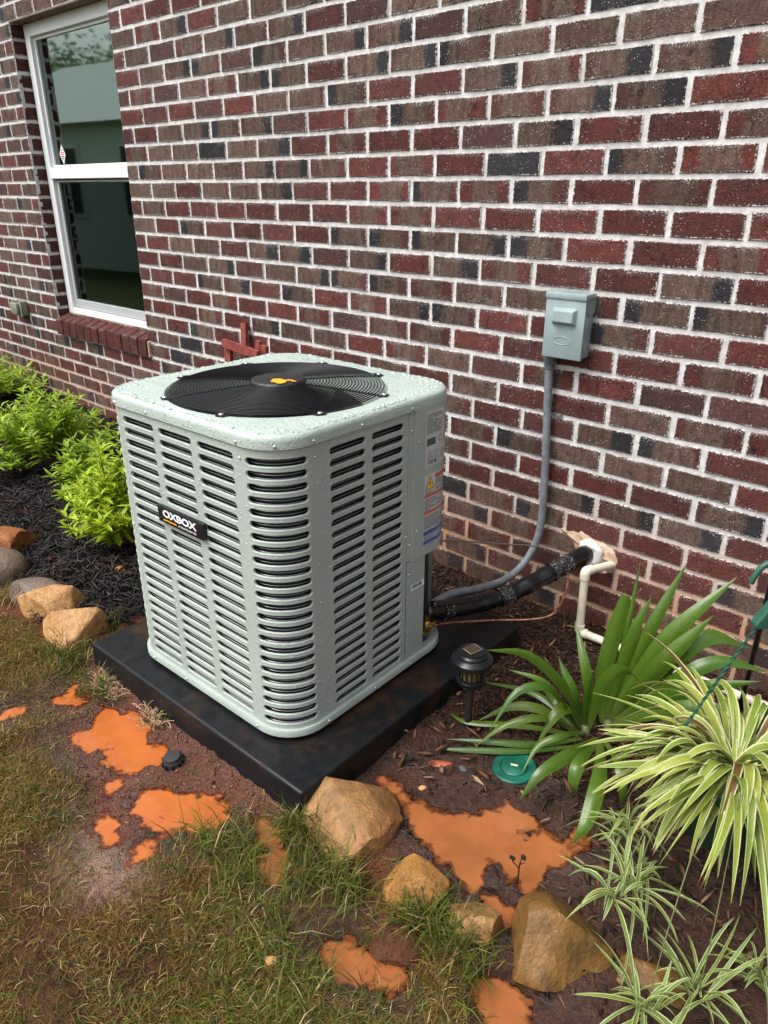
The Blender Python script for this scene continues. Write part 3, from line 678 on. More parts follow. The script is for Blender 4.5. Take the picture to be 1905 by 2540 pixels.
for i, (r_, a, b, zz, prm, jm) in enumerate(cells):
    mb = MB() if i in single else rest
    brick_piece(mb, (a, 0, zz), (1, 0, 0), (0, -1, 0), b-a, CH-JT, prm, rg, 0.022)
    if jm: brick_piece(mb, (WX0+0.0005, 0.006, zz), (0, 1, 0), (1, 0, 0), 0.078, CH-JT, ((2, 3, rg.uniform(0, .5)), (2, 3, 0)), rg, 0.02)
    if i in single: mb.build('brick', M['brick'], house)
rest.build('brick_courses', M['brick'], house, kind='stuff')

mo = MB(); yq = 0.0048
def wquad(mb, x0, x1, z0, z1, y): mb.add([(x0, y, z0), (x1, y, z0), (x1, y, z1), (x0, y, z1)], [(0, 1, 2, 3)])
wquad(mo, -9.4, WX0, -0.35, 3.1, yq); wquad(mo, WX1, 2.7, -0.35, 3.1, yq)
wquad(mo, WX0, WX1, -0.35, 0.55, yq); wquad(mo, WX0, WX1, WZ1+0.002, 3.1, yq)
# left and right reveals of the opening
mo.add([(WX0-0.003, yq, 0.53), (WX0-0.003, 0.30, 0.53), (WX0-0.003, 0.30, WZ1), (WX0-0.003, yq, WZ1)], [(0, 3, 2, 1)])
mo.add([(WX1+0.002, yq, 0.53), (WX1+0.002, 0.30, 0.53), (WX1+0.002, 0.30, WZ1), (WX1+0.002, yq, WZ1)], [(0, 1, 2, 3)])
mo.add([(WX0, yq, WZ1+0.002), (WX1, yq, WZ1+0.002), (WX1, 0.30, WZ1+0.002), (WX0, 0.30, WZ1+0.002)], [(0, 1, 2, 3)])
mo.build('mortar', M['mortar'], house)

# sealing patch round the pipe hole: an uneven smear of mortar over the bricks
pp = [(-0.045, 0.318), (0.01, 0.316), (0.05, 0.326), (0.11, 0.318), (0.16, 0.305), (0.205, 0.282), (0.222, 0.245), (0.212, 0.200), (0.185, 0.182),
      (0.15, 0.172), (0.115, 0.182), (0.085, 0.195), (0.05, 0.222), (0.02, 0.262), (-0.015, 0.292)]
pm = MB(); cxp, czp = 0.115, 0.25
ppf = [p for k in range(len(pp)) for p in (pp[k], ((pp[k][0]*2+pp[(k+1) % len(pp)][0])/3, (pp[k][1]*2+pp[(k+1) % len(pp)][1])/3), ((pp[k][0]+pp[(k+1) % len(pp)][0]*2)/3, (pp[k][1]+pp[(k+1) % len(pp)][1]*2)/3))]
pp = [(x+rg.uniform(-.007, .007), z+rg.uniform(-.006, .006)) for x, z in ppf]; n = len(pp)
pp = [(cxp+(x-cxp)*0.86, czp+(z-czp)*0.86) for x, z in pp]; V = [(x, 0.0035, z) for x, z in pp]
for s_, yy in ((0.90, -0.0015), (0.5, -0.006)):
    V += [(cxp+(x-cxp)*s_+rg.uniform(-.004, .004), yy+rg.uniform(-.003, .002), czp+(z-czp)*s_+rg.uniform(-.004, .004)) for x, z in pp]
V.append((cxp, -0.007, czp))
F = [(a*n+k, a*n+(k+1) % n, (a+1)*n+(k+1) % n, (a+1)*n+k) for a in range(2) for k in range(n)]+[(2*n+k, 2*n+(k+1) % n, 3*n) for k in range(n)]
pm.add(V, [f[::-1] for f in F]); pm.build('mortar_patch', M['patch'], house, smooth=180)
fm = MB(); fm.lathe([(0.040, 0), (0.046, 0.010), (0.042, 0.020), (0.033, 0.025), (0.024, 0.020), (0.0, 0.015)], 18)
fo = fm.build('pipe_sealant', M['putty'], house, smooth=180)
for v in fo.data.vertices:
    k = 1+0.55*(float(fbm(v.co.x*60, v.co.y*60, v.co.z*60))-0.5)*2; v.co.x *= k; v.co.y *= k
fo.location = (0.108, 0.0, 0.252); fo.rotation_euler = (math.radians(90), 0, 0)

# window ------------------------------------------------------------
wf = MB()
fx0, fx1, fz0, fz1 = WX0+0.012, WX1-0.012, 0.655, WZ1-0.006
def frame(mb, x0, x1, z0, z1, y0, y1, w, wb=None, wt=None):
    wb = wb or w; wt = wt or w
    mb.bbox(x0, x0+w, y0, y1, z0, z1, 0.003); mb.bbox(x1-w, x1, y0, y1, z0, z1, 0.003)
    mb.bbox(x0+w, x1-w, y0+0.001, y1-0.001, z0, z0+wb, 0.003); mb.bbox(x0+w, x1-w, y0+0.001, y1-0.001, z1-wt, z1, 0.003)
frame(wf, fx0, fx1, fz0, fz1, 0.072, 0.135, 0.058, 0.035, 0.062)
win = wf.build('window', M['winwhite'], house)
s1 = MB(); frame(s1, fx0+0.058, fx1-0.058, 1.475, fz1-0.062, 0.092, 0.125, 0.016); s1.build('upper_sash', M['winwhite'], win)
mr = MB(); mr.bbox(fx0+0.050, fx1-0.050, 0.066, 0.128, 1.418, 1.476, 0.004); mr.build('meeting_rail', M['winwhite'], win)
s2 = MB(); frame(s2, fx0+0.060, fx1-0.060, 0.693, 1.412, 0.090, 0.104, 0.030, 0.050, 0.012); s2.build('screen_frame', M['wingrey'], win)
s3 = MB(); frame(s3, fx0+0.092, fx1-0.092, 0.745, 1.398, 0.112, 0.150, 0.040, 0.030, 0.020); s3.build('lower_sash', M['gasket'], win)
def pane(x0, x1, z0, z1, y, mat):
    q = MB(); q.box(x0, x1, y, y+0.004, z0, z1); return q.build('pane', mat, win)
pane(fx0+0.074, fx1-0.074, 1.477, fz1-0.078, 0.104, M['glass'])
pane(fx0+0.092, fx1-0.092, 0.745, 1.398, 0.106, M['glass_screen'])
st = MB(); sx, sz = -3.40, 1.545
st.add([(sx-0.034, 0.1022, sz), (sx, 0.1022, sz-0.052), (sx+0.034, 0.1022, sz), (sx, 0.1022, sz+0.052)], [(0, 1, 2, 3)])
stk = st.build('sticker', M['white'], win); tag(stk, 'white diamond security sticker with dark print')
sp = MB()
for dz, w, mi in ((0.022, 0.026, 0), (0.010, 0.040, 1), (0.001, 0.046, 1), (-0.010, 0.036, 0), (-0.019, 0.026, 0), (-0.028, 0.014, 0)):
    sp.add([(sx-w/2, 0.1014, sz+dz-0.0025), (sx+w/2, 0.1014, sz+dz-0.0025), (sx+w/2, 0.1014, sz+dz+0.0025), (sx-w/2, 0.1014, sz+dz+0.0025)], [(0, 1, 2, 3)], mi)
sp.build('sticker_print', [M['ink'], M['redbar']], win)
bd_ = MB()
for k in range(58):
    z = 0.72+0.0245*k; bd_.add([(WX0+0.08, 0.190, z), (WX1-0.08, 0.190, z), (WX1-0.08, 0.204, z+0.021), (WX0+0.08, 0.204, z+0.021)], [(0, 1, 2, 3)])
bd_.build('brightening_slats', M['brightener'], win, kind='stuff')  # slats added behind the glass to raise its brightness
rm = MB()
x0, x1, y0, y1, z0, z1 = -4.2, -1.9, 0.31, 2.6, 0.2, 2.6
rm.add([(x0, y0, z0), (x1, y0, z0), (x1, y1, z0), (x0, y1, z0), (x0, y0, z1), (x1, y0, z1), (x1, y1, z1), (x0, y1, z1)],
       [(0, 1, 2, 3), (4, 7, 6, 5), (3, 2, 6, 7), (0, 3, 7, 4), (1, 5, 6, 2)])
rm.build('room', M['room'], house)
li = MB(); li.box(WX0, WX1, 0.004, 0.10, WZ1-0.005, WZ1+0.001); li.build('lintel', M['brownwood'], house)

sill = MB()      # mortar bed of the sill
sill.add([(WX0+0.002, -0.012, 0.534), (WX1+0.018, -0.012, 0.534), (WX1+0.018, -0.012, 0.612), (WX0+0.002, -0.012, 0.612),
          (WX0+0.002, 0.075, 0.652), (WX1+0.018, 0.075, 0.652), (WX0+0.002, 0.10, 0.534), (WX1+0.018, 0.10, 0.534)],
         [(0, 1, 2, 3), (3, 2, 5, 4), (0, 3, 4, 6), (1, 7, 5, 2), (0, 6, 7, 1)])
so = sill.build('window_sill', M['patch'], house)
NB = 12; pw = (WX1-WX0+0.01)/NB
for k in range(NB):
    x0 = WX0+0.006+pw*k; x1 = x0+pw-0.011
    q = MB(); j = lambda a=0.002: rg.uniform(-a, a)
    ya, za = -0.022+j(), 0.622+j()
    yb_, zb_ = 0.062+j(), 0.655+j(0.001)
    V = [(x0+j(), ya, 0.534+j()), (x1+j(), ya, 0.534+j()), (x1+j(), ya+0.001, za), (x0+j(), ya+0.001, za), (x1+j(), yb_, zb_), (x0+j(), yb_, zb_), (x0, 0.06, 0.54), (x1, 0.06, 0.54)]
    hL = 0.0685
    A = [(0.006, 0.006, 0.075), (0.068, 0.006, 0.075), (0.068, 0.058, 0.075), (0.006, 0.058, 0.075), (0.068, 0.03, 0.075), (0.006, 0.03, 0.075), (0.006, .03, .075), (0.068, .03, .075)]
    q.add(V, [(0, 1, 2, 3), (3, 2, 4, 5), (0, 3, 5, 6), (1, 7, 4, 2), (0, 6, 7, 1)], 0, bl=A, bp=[(2, 3, rg.uniform(0, 0.25))]*8, bd=[(2, 3, 0)]*8)
    q.build('brick', M['brick'], so)

# ------------------------------------------------------------------ equipment pad
pad_loc, pad_rz = Vector((-0.409, -0.810, 0.0)), math.radians(1.35)
bm = bmesh.new(); bmesh.ops.create_cube(bm, size=1)
for v in bm.verts:
    k = 1.0 if v.co.z > 0 else 1.006
    v.co = Vector((v.co.x*0.934*k, v.co.y*0.955*k, 0.09 if v.co.z > 0 else -0.025))
bmesh.ops.bevel(bm, geom=[e for e in bm.edges if max(v.co.z for v in e.verts) > 0], offset=0.010, segments=3, profile=0.6, affect='EDGES')
me = bpy.data.meshes.new('equipment_pad'); bm.to_mesh(me); bm.free(); me.materials.append(M['pad'])
me.polygons.foreach_set('use_smooth', [True]*len(me.polygons)); me.set_sharp_from_angle(angle=math.radians(50))
pad = bpy.data.objects.new('equipment_pad', me); C.objects.link(pad); pad.location = pad_loc; pad.rotation_euler = (0, 0, pad_rz)
tag(pad, 'flat square black plastic pad under the air conditioner, smeared with clay', 'pad')

# ------------------------------------------------------------------ air conditioner (local z = 0 on the pad)
HX, HY, RC = 0.340, 0.330, 0.105
ac = empty('air_conditioner', (-0.402, -0.879, 0.09), math.radians(1.5),
           'pale green grey louvered outdoor air conditioner with round fan grille on top', 'air conditioner')
LF, LR, AR = 2*(HX-RC), 2*(HY-RC), math.pi*RC/2
TOT = 2*LF+2*LR+4*AR
def path(s, off=0.0):
    s = s % TOT
    segs = ((LF, 0), (AR, 1), (LR, 2), (AR, 3), (LF, 4), (AR, 5), (LR, 6), (AR, 7))
    for L, k in segs:
        if s <= L+1e-12: break
        s -= L
    a, b = HX-RC, HY-RC
    if k == 0: return (-a+s, -HY-off)
    if k == 2: return (HX+off, -b+s)
    if k == 4: return (a-s, HY+off)
    if k == 6: return (-HX-off, b-s)
    cx, cy, a0 = {1: (a, -b, -90), 3: (a, b, 0), 5: (-a, b, 90), 7: (-a, -b, 180)}[k]
    th = math.radians(a0)+s/RC
    return (cx+(RC+off)*math.cos(th), cy+(RC+off)*math.sin(th))
ZT, ZB, NROW = 0.772, 0.030, 24
ZTOP, PIT = 0.7395, 0.02965
S_R = LF+AR                                       # start of the right face
COLS = [(0.002, 0.135), (0.157, 0.287), (0.311, 0.440), (LF+0.010, LF+AR-0.010), (S_R+0.057, S_R+0.177), (S_R+0.199, S_R+0.318)]
def panel(name, s_lo, s_hi, cols, parent=ac):
    mb = MB(); off0 = 0.0
    def P3(s, z, o): x, y = path(s, o); return (x, y, z)
    def strip(a, b, z0, z1):
        n = max(1, int((b-a)/0.012)); V = []; 
        for i in range(n+1):
            s = a+(b-a)*i/n; V += [P3(s, z0, 0), P3(s, z1, 0)]
        mb.add(V, [(2*i, 2*i+2, 2*i+3, 2*i+1) for i in range(n)])
    edges = [s_lo]
    g = 0.006
    cur = s_lo
    zt_, zb_ = ZTOP+PIT/2, ZTOP-PIT*(NROW-1)-PIT/2
    for a, b in cols:
        strip(cur, a-g, ZB, ZT); strip(a-g, b+g, ZB, zb_); strip(a-g, b+g, zt_, ZT); cur = b+g
        for r_ in range(NROW):
            zc = ZTOP-PIT*r_
            hb = 0.0086; NE = 7
            A_, B_ = a+hb, b-hb
            inner, outer = [], []
            for i in range(NE+1):        # bottom edge, left to right
                s = A_+(B_-A_)*i/NE; inner.append((s, -1.0, s, 0)); outer.append((s, -PIT/2))
            for th, oc in ((-45, (b+g, -PIT/2)), (0, (b+g, 0)), (45, (b+g, PIT/2))):
                inner.append((B_, math.sin(math.radians(th)), B_, math.cos(math.radians(th)))); outer.append(oc)
            for i in range(NE, -1, -1):
                s = A_+(B_-A_)*i/NE; inner.append((s, 1.0, s, 0)); outer.append((s, PIT/2))
            for th, oc in ((135, (a-g, PIT/2)), (180, (a-g, 0)), (225, (a-g, -PIT/2))):
                inner.append((A_, math.sin(math.radians(th)), A_, math.cos(math.radians(th)))); outer.append(oc)
            n = len(inner); V = [P3(s, zc+dz, 0) for s, dz in outer]
            for rad, o in ((hb+0.0022, 0.0005), (hb+0.0008, 0.0004), (hb, -0.0010), (hb-0.0002, -0.0050)):
                for (s, sn, c0, cs) in inner: V.append(P3(c0+cs*rad, zc+sn*rad, o))
            F = [(q*n+k, q*n+(k+1) % n, (q+1)*n+(k+1) % n, (q+1)*n+k) for q in range(4) for k in range(n)]
            mb.add(V, F)
    strip(cur, s_hi, ZB, ZT)
    return mb.build(name, M['steel'], parent, smooth=60)
SEAM = S_R+0.337
panel('louver_panel', -0.010, SEAM-0.0008, COLS)
FLA = TOT-AR                                      # start of the front left corner
panel('side_louver_panel', TOT-AR-LR+0.02, TOT-0.0115, [(FLA-0.30, FLA-0.17), (FLA-0.145, FLA-0.015), (FLA+0.012, FLA+0.135)])
def band(name, s0, s1, z0, z1, off, mat, parent=ac, thick=0.004, ds=0.012, smooth=50):
    mb = MB(); n = max(1, int((s1-s0)/ds)); V = []
    for i in range(n+1):
        s = s0+(s1-s0)*i/n; a, b = path(s, off), path(s, off-thick)
        V += [(a[0], a[1], z0), (a[0], a[1], z1), (b[0], b[1], z1), (b[0], b[1], z0)]
    F = []
    for i in range(n):
        q, w = 4*i, 4*i+4
        F += [(q, w, w+1, q+1), (q+1, w+1, w+2, q+2), (q+2, w+2, w+3, q+3), (q+3, w+3, w, q)]
    F += [(0, 1, 2, 3), (4*n, 4*n+3, 4*n+2, 4*n+1)]
    mb.add(V, F); return mb.build(name, mat, parent, smooth=smooth)
band('corner_post', SEAM+0.0008, SEAM+0.028, 0.352, ZT, 0.0, M['steel'])
band('control_box_cover', S_R+0.358, S_R+LR+AR+0.012, 0.348, ZT, 0.0045, M['steel'], thick=0.010)
band('rear_panel', S_R+LR+AR+0.02, S_R+LR+AR+LF+AR+0.02, ZB, ZT, -0.001, M['steel'])
# service panel below the control box: flat, with a return running inwards at its edge
mb = MB(); x0 = HX; y0, y1 = -HY+RC+0.3385, 0.200
mb.add([(x0, y0, ZB), (x0, y1-0.006, ZB), (x0-0.004, y1, ZB), (x0-0.16, y1+0.05, ZB), (x0, y0, 0.350), (x0, y1-0.006, 0.350), (x0-0.004, y1, 0.350), (x0-0.16, y1+0.05, 0.350)],
       [(0, 1, 5, 4), (1, 2, 6, 5), (2, 3, 7, 6)])
mb.add([(x0-0.002, y0, 0.351), (x0-0.002, 0.21, 0.351), (x0-0.10, HY-0.002, 0.351), (x0-0.2, HY-0.002, 0.351), (x0-0.2, y0, 0.351)], [(4, 3, 2, 1, 0)])
mb.build('service_panel', M['steel'], ac)
# base pan
mb = MB(); N = 120
prof = [(-0.03, 0.016), (0.004, 0.013), (0.0095, 0.015), (0.0095, 0.030), (0.0075, 0.034), (0.001, 0.034), (-0.16, 0.031)]
V = []
for o, z in prof:
    for k in range(N): x, y = path(TOT*k/N, o); V.append((x, y, z))
mb.add(V, [(q*N+k, q*N+(k+1) % N, (q+1)*N+(k+1) % N, (q+1)*N+k) for q in range(len(prof)-1) for k in range(N)])
mb.build('base_pan', M['steel'], ac, smooth=50)
for fx_, fy_ in ((-0.24, -0.24), (0.24, -0.24), (0.24, 0.24), (-0.24, 0.24)):
    q = MB(); q.lathe([(0.035, 0.0), (0.035, 0.018), (0.0, 0.018)], 16, (fx_, fy_, 0)); q.build('foot', M['coil'], ac)
# cap with the fan opening
FC, FR = (0.014, -0.022), 0.283
mb = MB(); N = 160; V = []
ang = [2*math.pi*k/N for k in range(N)]
outl = []
for a in ang:            # where a ray from the fan centre meets the rounded outline
    lo, hi = 0.0, 0.6
    for _ in range(30):
        mid = (lo+hi)/2; x, y = FC[0]+mid*math.cos(a), FC[1]+mid*math.sin(a)
        qx, qy = max(abs(x)-(HX-RC), 0), max(abs(y)-(HY-RC), 0)
        inside = math.hypot(qx, qy) < RC+0.0055
        lo, hi = (mid, hi) if inside else (lo, mid)
    outl.append(lo)
rings = []
for (kind, val, z) in (('c', FR-0.004, 0.780), ('c', FR-0.002, 0.800), ('c', FR+0.003, 0.806), ('c', FR+0.010, 0.8065), ('m', 0.35, 0.8045), ('m', 0.7, 0.8035), ('e', 0.014, 0.8025), ('e', 0.006, 0.8000), ('e', 0.0015, 0.795), ('e', 0.0, 0.788), ('e', 0.0, 0.771), ('e', 0.006, 0.7705)):
    rings.append(z)
    for a, L in zip(ang, outl):
        r = val if kind == 'c' else (L-val if kind == 'e' else (FR+0.010)*(1-val)+(L-0.014)*val)
        V.append((FC[0]+r*math.cos(a), FC[1]+r*math.sin(a), z))
mb.add(V, [(q*N+k, q*N+(k+1) % N, (q+1)*N+(k+1) % N, (q+1)*N+k) for q in range(len(rings)-1) for k in range(N)])
mb.v = mb.v; mb.f = [f[::-1] for f in mb.f]
mb.build('top_cover', M['cap'], ac, smooth=40)
mb = MB(); N = 64; V = []
for r, z in ((FR-0.004, 0.781), (FR-0.010, 0.70), (FR-0.006, 0.62)):
    V += [(FC[0]+r*math.cos(2*math.pi*k/N), FC[1]+r*math.sin(2*math.pi*k/N), z) for k in range(N)]
mb.add(V, [(q*N+k, q*N+(k+1) % N, (q+1)*N+(k+1) % N, (q+1)*N+k) for q in range(2) for k in range(N)])
mb.build('fan_shroud', M['steel'], ac, smooth=60)
# fan guard: rings and spokes of black wire, slightly domed
def dome(r): return 0.8085+0.014*(1-(r/FR)**2)
mb = MB(); N = 80
rr = 0.074
while rr < FR-0.002:
    w = 0.0016; V = []
    for k in range(N):
        a = 2*math.pi*k/N; ca, sa = math.cos(a), math.sin(a); z = dome(rr)
        V += [(FC[0]+(rr+dx)*ca, FC[1]+(rr+dx)*sa, z+dz) for dx, dz in ((w, 0), (0, w), (-w, 0), (0, -w))]
    mb.add(V, [(4*k+j, 4*((k+1) % N)+j, 4*((k+1) % N)+(j+1) % 4, 4*k+(j+1) % 4) for k in range(N) for j in range(4)])
    rr += 0.0083
SPK = [math.radians(a) for a in (22, 67, 112, 157, 202, 247, 292, 337)]
for a in SPK:
    mb.tube([(FC[0]+r*math.cos(a), FC[1]+r*math.sin(a), dome(r)-0.0035) for r in (0.07, 0.12, 0.18, 0.24, FR+0.004)], 0.0021, 5)
mb.build('fan_guard', M['blackwire'], ac, smooth=180)
for a in SPK:                                      # mounting tabs with their screws
    mb = MB(); r = FR+0.006; x, y = FC[0]+r*math.cos(a), FC[1]+r*math.sin(a); z = 0.8068
    tx, ty = -math.sin(a), math.cos(a)
    mb.add([(x+tx*d+math.cos(a)*e, y+ty*d+math.sin(a)*e, z+h_) for h_ in (0, 0.0022) for d, e in ((-0.022, -0.008), (0.022, -0.008), (0.010, 0.009), (-0.010, 0.009))],
           [(3, 2, 1, 0), (4, 5, 6, 7), (0, 1, 5, 4), (1, 2, 6, 5), (2, 3, 7, 6), (3, 0, 4, 7)])
    tb = mb.build('guard_tab', M['blackwire'], ac)
    q = MB(); q.lathe([(0.0065, 0), (0.006, 0.003), (0.0, 0.0042)], 10, (x, y, z+0.002)); q.build('screw', M['screw'], tb, smooth=180)
mb = MB(); mb.lathe([(0.0, 0.806), (0.064, 0.806), (0.070, 0.812), (0.071, 0.822), (0.068, 0.8265), (0.061, 0.8285), (0.0, 0.8295)], 48, (FC[0], FC[1], 0))
hub = mb.build('hub_disc', M['hub'], ac, smooth=50)
ca, sa = math.cos(-math.radians(1.5)), math.sin(-math.radians(1.5))
lg = MB()
for P in LOGO:
    V = []
    for x, y in P:
        dx, dy = x-ac.location.x, y-ac.location.y; V.append((dx*ca-dy*sa, dx*sa+dy*ca, 0.8303))
    lg.add(V, [tuple(range(len(V)))])
emb = lg.build('ox_emblem', M['orange'], hub); tag(emb, 'orange ox shaped emblem')
# recompute facing of the emblem so it looks up
for p in emb.data.polygons:
    if p.normal.z < 0: p.flip()
mb = MB(); mb.lathe([(0.0, 0.60), (0.07, 0.60), (0.07, 0.76), (0.03, 0.78), (0.0, 0.78)], 24, (FC[0], FC[1], 0)); mb.build('fan_motor', M['blade'], ac, smooth=50)
for k in range(3):
    mb = MB(); V = []; F = []; NA, NR = 10, 6
    for i in range(NR+1):
        r = 0.06+(FR-0.022-0.06)*i/NR
        for j in range(NA+1):
            a = math.radians(120*k+35)+math.radians(-38+76*j/NA)+0.5*(i/NR)**1.5
            V.append((FC[0]+r*math.cos(a), FC[1]+r*math.sin(a), 0.705+0.045*(j/NA-0.5)*2*(0.4+0.6*i/NR)))
    F = [(i*(NA+1)+j, i*(NA+1)+j+1, (i+1)*(NA+1)+j+1, (i+1)*(NA+1)+j) for i in range(NR) for j in range(NA)]
    mb.add(V, F); mb.build('fan_blade', M['blade'], ac, smooth=180)
# coil and the pale wires in front of it
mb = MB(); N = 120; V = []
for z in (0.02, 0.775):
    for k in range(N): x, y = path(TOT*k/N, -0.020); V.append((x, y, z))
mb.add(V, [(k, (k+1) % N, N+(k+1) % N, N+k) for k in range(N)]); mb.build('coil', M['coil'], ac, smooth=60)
mb = MB(); zz = 0.045
svals = []
s = -0.15
while s < SEAM+0.005: svals.append(s); s += 0.012 if (s % TOT > LF-0.02 and s % TOT < LF+AR+0.02) or s < 0.01 else 0.06
nz = 0
while zz < 0.76:
    V = []; w = 0.00085
    for s in svals:
        for o, dz in ((w, 0), (0, w), (-w, 0), (0, -w)): x, y = path(s, -0.0135+o); V.append((x, y, zz+dz))
    n = len(svals); mb.add(V, [(4*i+j, 4*i+4+j, 4*i+4+(j+1) % 4, 4*i+(j+1) % 4) for i in range(n-1) for j in range(4)])
    zz += 0.0085
mb.build('coil_guard_wires', M['wire_light'], ac, kind='stuff')

# lettering turned into meshes
def text_mesh(body, size, fn, mat, parent, name='lettering', bold=0.0, width=None, align='CENTER'):
    cu = bpy.data.curves.new(name, 'FONT'); cu.body = body; cu.size = size; cu.align_x = align; cu.align_y = 'CENTER'
    cu.offset = bold; cu.resolution_u = 3; cu.fill_mode = 'FRONT'
    o = bpy.data.objects.new(name, cu); C.objects.link(o)
    bpy.context.view_layer.update()
    me = bpy.data.meshes.new_from_object(o); bpy.data.objects.remove(o); bpy.data.curves.remove(cu)
    if width and len(me.vertices):
        xs = [v.co.x for v in me.vertices]; k = width/max(1e-6, max(xs)-min(xs)); 
        for v in me.vertices: v.co.x *= k
    for v in me.vertices: v.co = Vector(fn(v.co.x, v.co.y))
    me.materials.clear(); me.materials.append(mat); me.update()
    r = bpy.data.objects.new(name, me); C.objects.link(r); r.parent = parent; return r
bx, bz, yb = -0.013, 0.521, -HY-0.012
mb = MB(); mb.bbox(bx-0.094, bx+0.094, yb, -HY+0.001, bz-0.0225, bz+0.0225, 0.003); badge = mb.build('name_badge', M['black'], ac, smooth=40)
tag(badge, 'black name badge reading OXBOX in white')
tf = lambda x, y: (bx+x, yb-0.0007, bz+y)
text_mesh('OXBOX', 0.026, lambda x, y: tf(x-0.002, y+0.0055), M['white'], badge, bold=0.0011, width=0.140)
text_mesh('A TRANE BRAND', 0.0075, lambda x, y: tf(x+0.030, y-0.0120), M['white'], badge, bold=0.0001, width=0.074)
q = MB(); q.add([tf(-0.070, -0.0135), tf(-0.014, -0.0135), tf(-0.014, -0.0102), tf(-0.070, -0.0102)], [(0, 1, 2, 3)]); q.build('orange_stripe', M['orange'], badge)

# labels on the control box cover (s along the cover, z up)
SL = S_R+0.402
def lab(mb, s0, s1, z0, z1, mi, lift):
    n = max(1, int((s1-s0)/0.012)); V = []
    for i in range(n+1):
        s = s0+(s1-s0)*i/n; x, y = path(s, 0.0045+lift); V += [(x, y, z0), (x, y, z1)]
    mb.add(V, [(2*i, 2*i+2, 2*i+3, 2*i+1) for i in range(n)], mi)
rl = random.Random(3)
def lines(mb, s0, s1, z0, z1, pitch, mi, lift, hgt=0.45, gap=0.12):
    z = z1-pitch
    while z > z0:
        s = s0
        while s < s1-0.004:
            w = min(rl.uniform(0.010, 0.035), s1-s)
            lab(mb, s, s+w*(1-gap), z, z+pitch*hgt, mi, lift); s += w
            if rl.random() < 0.10: break
        z -= pitch
LM = [M['paper'], M['ink'], M['inkg'], M['redbar'], M['bluebar'], M['yellow'], M['paperw'], M['steel']]
mb = MB(); W1 = 0.118; zt, zb_ = 0.757, 0.606
lab(mb, SL, SL+W1, zb_, zt, 0, 0.0006)
rating = mb.build('rating_label', M['paper'], ac, smooth=180)
pr = MB()
lines(pr, SL+0.004, SL+0.070, 0.696, 0.752, 0.0042, 1, 0.0010)
lines(pr, SL+0.076, SL+0.112, 0.715, 0.735, 0.0042, 2, 0.0010)
lab(pr, SL+0.005, SL+0.042, 0.664, 0.684, 1, 0.0010)
lines(pr, SL+0.080, SL+0.112, 0.655, 0.690, 0.0036, 2, 0.0010)
lines(pr, SL+0.010, SL+0.060, 0.610, 0.650, 0.0050, 2, 0.0010)
for k in range(18): # round certification mark
    a = 2*math.pi*k/18; s_, z_ = SL+0.062+0.0075*math.cos(a), 0.677+0.0085*math.sin(a); lab(pr, s_-0.0012, s_+0.0012, z_-0.0012, z_+0.0012, 1, 0.0010)
def diamond(pr, sc, zc, r, th=0.0014):
    for a0, b0, a1, b1 in ((0, r, r, 0), (r, 0, 0, -r), (0, -r, -r, 0), (-r, 0, 0, r)):
        V = []
        for f in (0, 1):
            s_, z_ = sc+a0+(a1-a0)*f, zc+b0+(b1-b0)*f; x, y = path(s_, 0.0055); V += [(x, y, z_-th), (x, y, z_+th)]
        pr.add(V, [(0, 2, 3, 1)], 1)
diamond(pr, SL+0.077, 0.632, 0.013); diamond(pr, SL+0.085, 0.708, 0.006, 0.0009)
lab(pr, SL+0.075, SL+0.079, 0.626, 0.638, 1, 0.0010)
for k, w in enumerate((0.003, 0.006, 0.003, 0.008)): lab(pr, SL+0.012+0.009*k, SL+0.012+0.009*k+w, 0.612, 0.622, 1, 0.0010)
pr.build('label_print', LM, rating, smooth=180)
text_mesh('A2L', 0.016, lambda x, y: (*path(SL+0.106+x, 0.0056), 0.632+y), M['inkg'], rating, width=0.024)
mb = MB(); lab(mb, SL+0.086, SL+0.116, 0.738, 0.757, 0, 0.0012); bc = mb.build('barcode_label', M['paperw'], ac, smooth=180)
pr = MB(); s_ = SL+0.091
while s_ < SL+0.112:
    w = rl.choice((0.0008, 0.0014, 0.0020)); lab(pr, s_, s_+w, 0.744, 0.754, 1, 0.0016); s_ += w+rl.choice((0.0008, 0.0014))
lab(pr, SL+0.092, SL+0.110, 0.7405, 0.7418, 1, 0.0016); pr.build('label_print', LM, bc)
mb = MB(); zt, zb_ = 0.584, 0.369; W2 = 0.116
lab(mb, SL, SL+W2, zb_, zt, 0, 0.0006); warn = mb.build('warning_label', M['paper'], ac, smooth=180)
tag(warn, 'grey warning label with red and blue bars and yellow triangle')
pr = MB()
lab(pr, SL+0.046, SL+W2-0.002, 0.566, 0.579, 3, 0.0010)
for z_ in (0.519, 0.470): lab(pr, SL+0.001, SL+W2-0.002, z_, z_+0.0085, 3, 0.0010)
for za, zb2 in ((0.529, 0.564), ): lines(pr, SL+0.048, SL+0.112, za, zb2, 0.0045, 1, 0.0010)
for za, zb2 in ((0.481, 0.517), (0.425, 0.467)): lines(pr, SL+0.003, SL+0.112, za, zb2, 0.0045, 1, 0.0010)
lines(pr, SL+0.003, SL+0.042, 0.528, 0.538, 0.0045, 1, 0.0010)
lab(pr, SL+0.001, SL+W2-0.002, 0.407, 0.420, 4, 0.0010); lab(pr, SL+0.001, SL+W2-0.002, 0.380, 0.391, 4, 0.0010)
lines(pr, SL+0.003, SL+0.055, 0.392, 0.406, 0.0034, 4, 0.0010); lines(pr, SL+0.060, SL+0.112, 0.392, 0.406, 0.0034, 4, 0.0010)
lines(pr, SL+0.003, SL+0.112, 0.370, 0.379, 0.0034, 4, 0.0010)
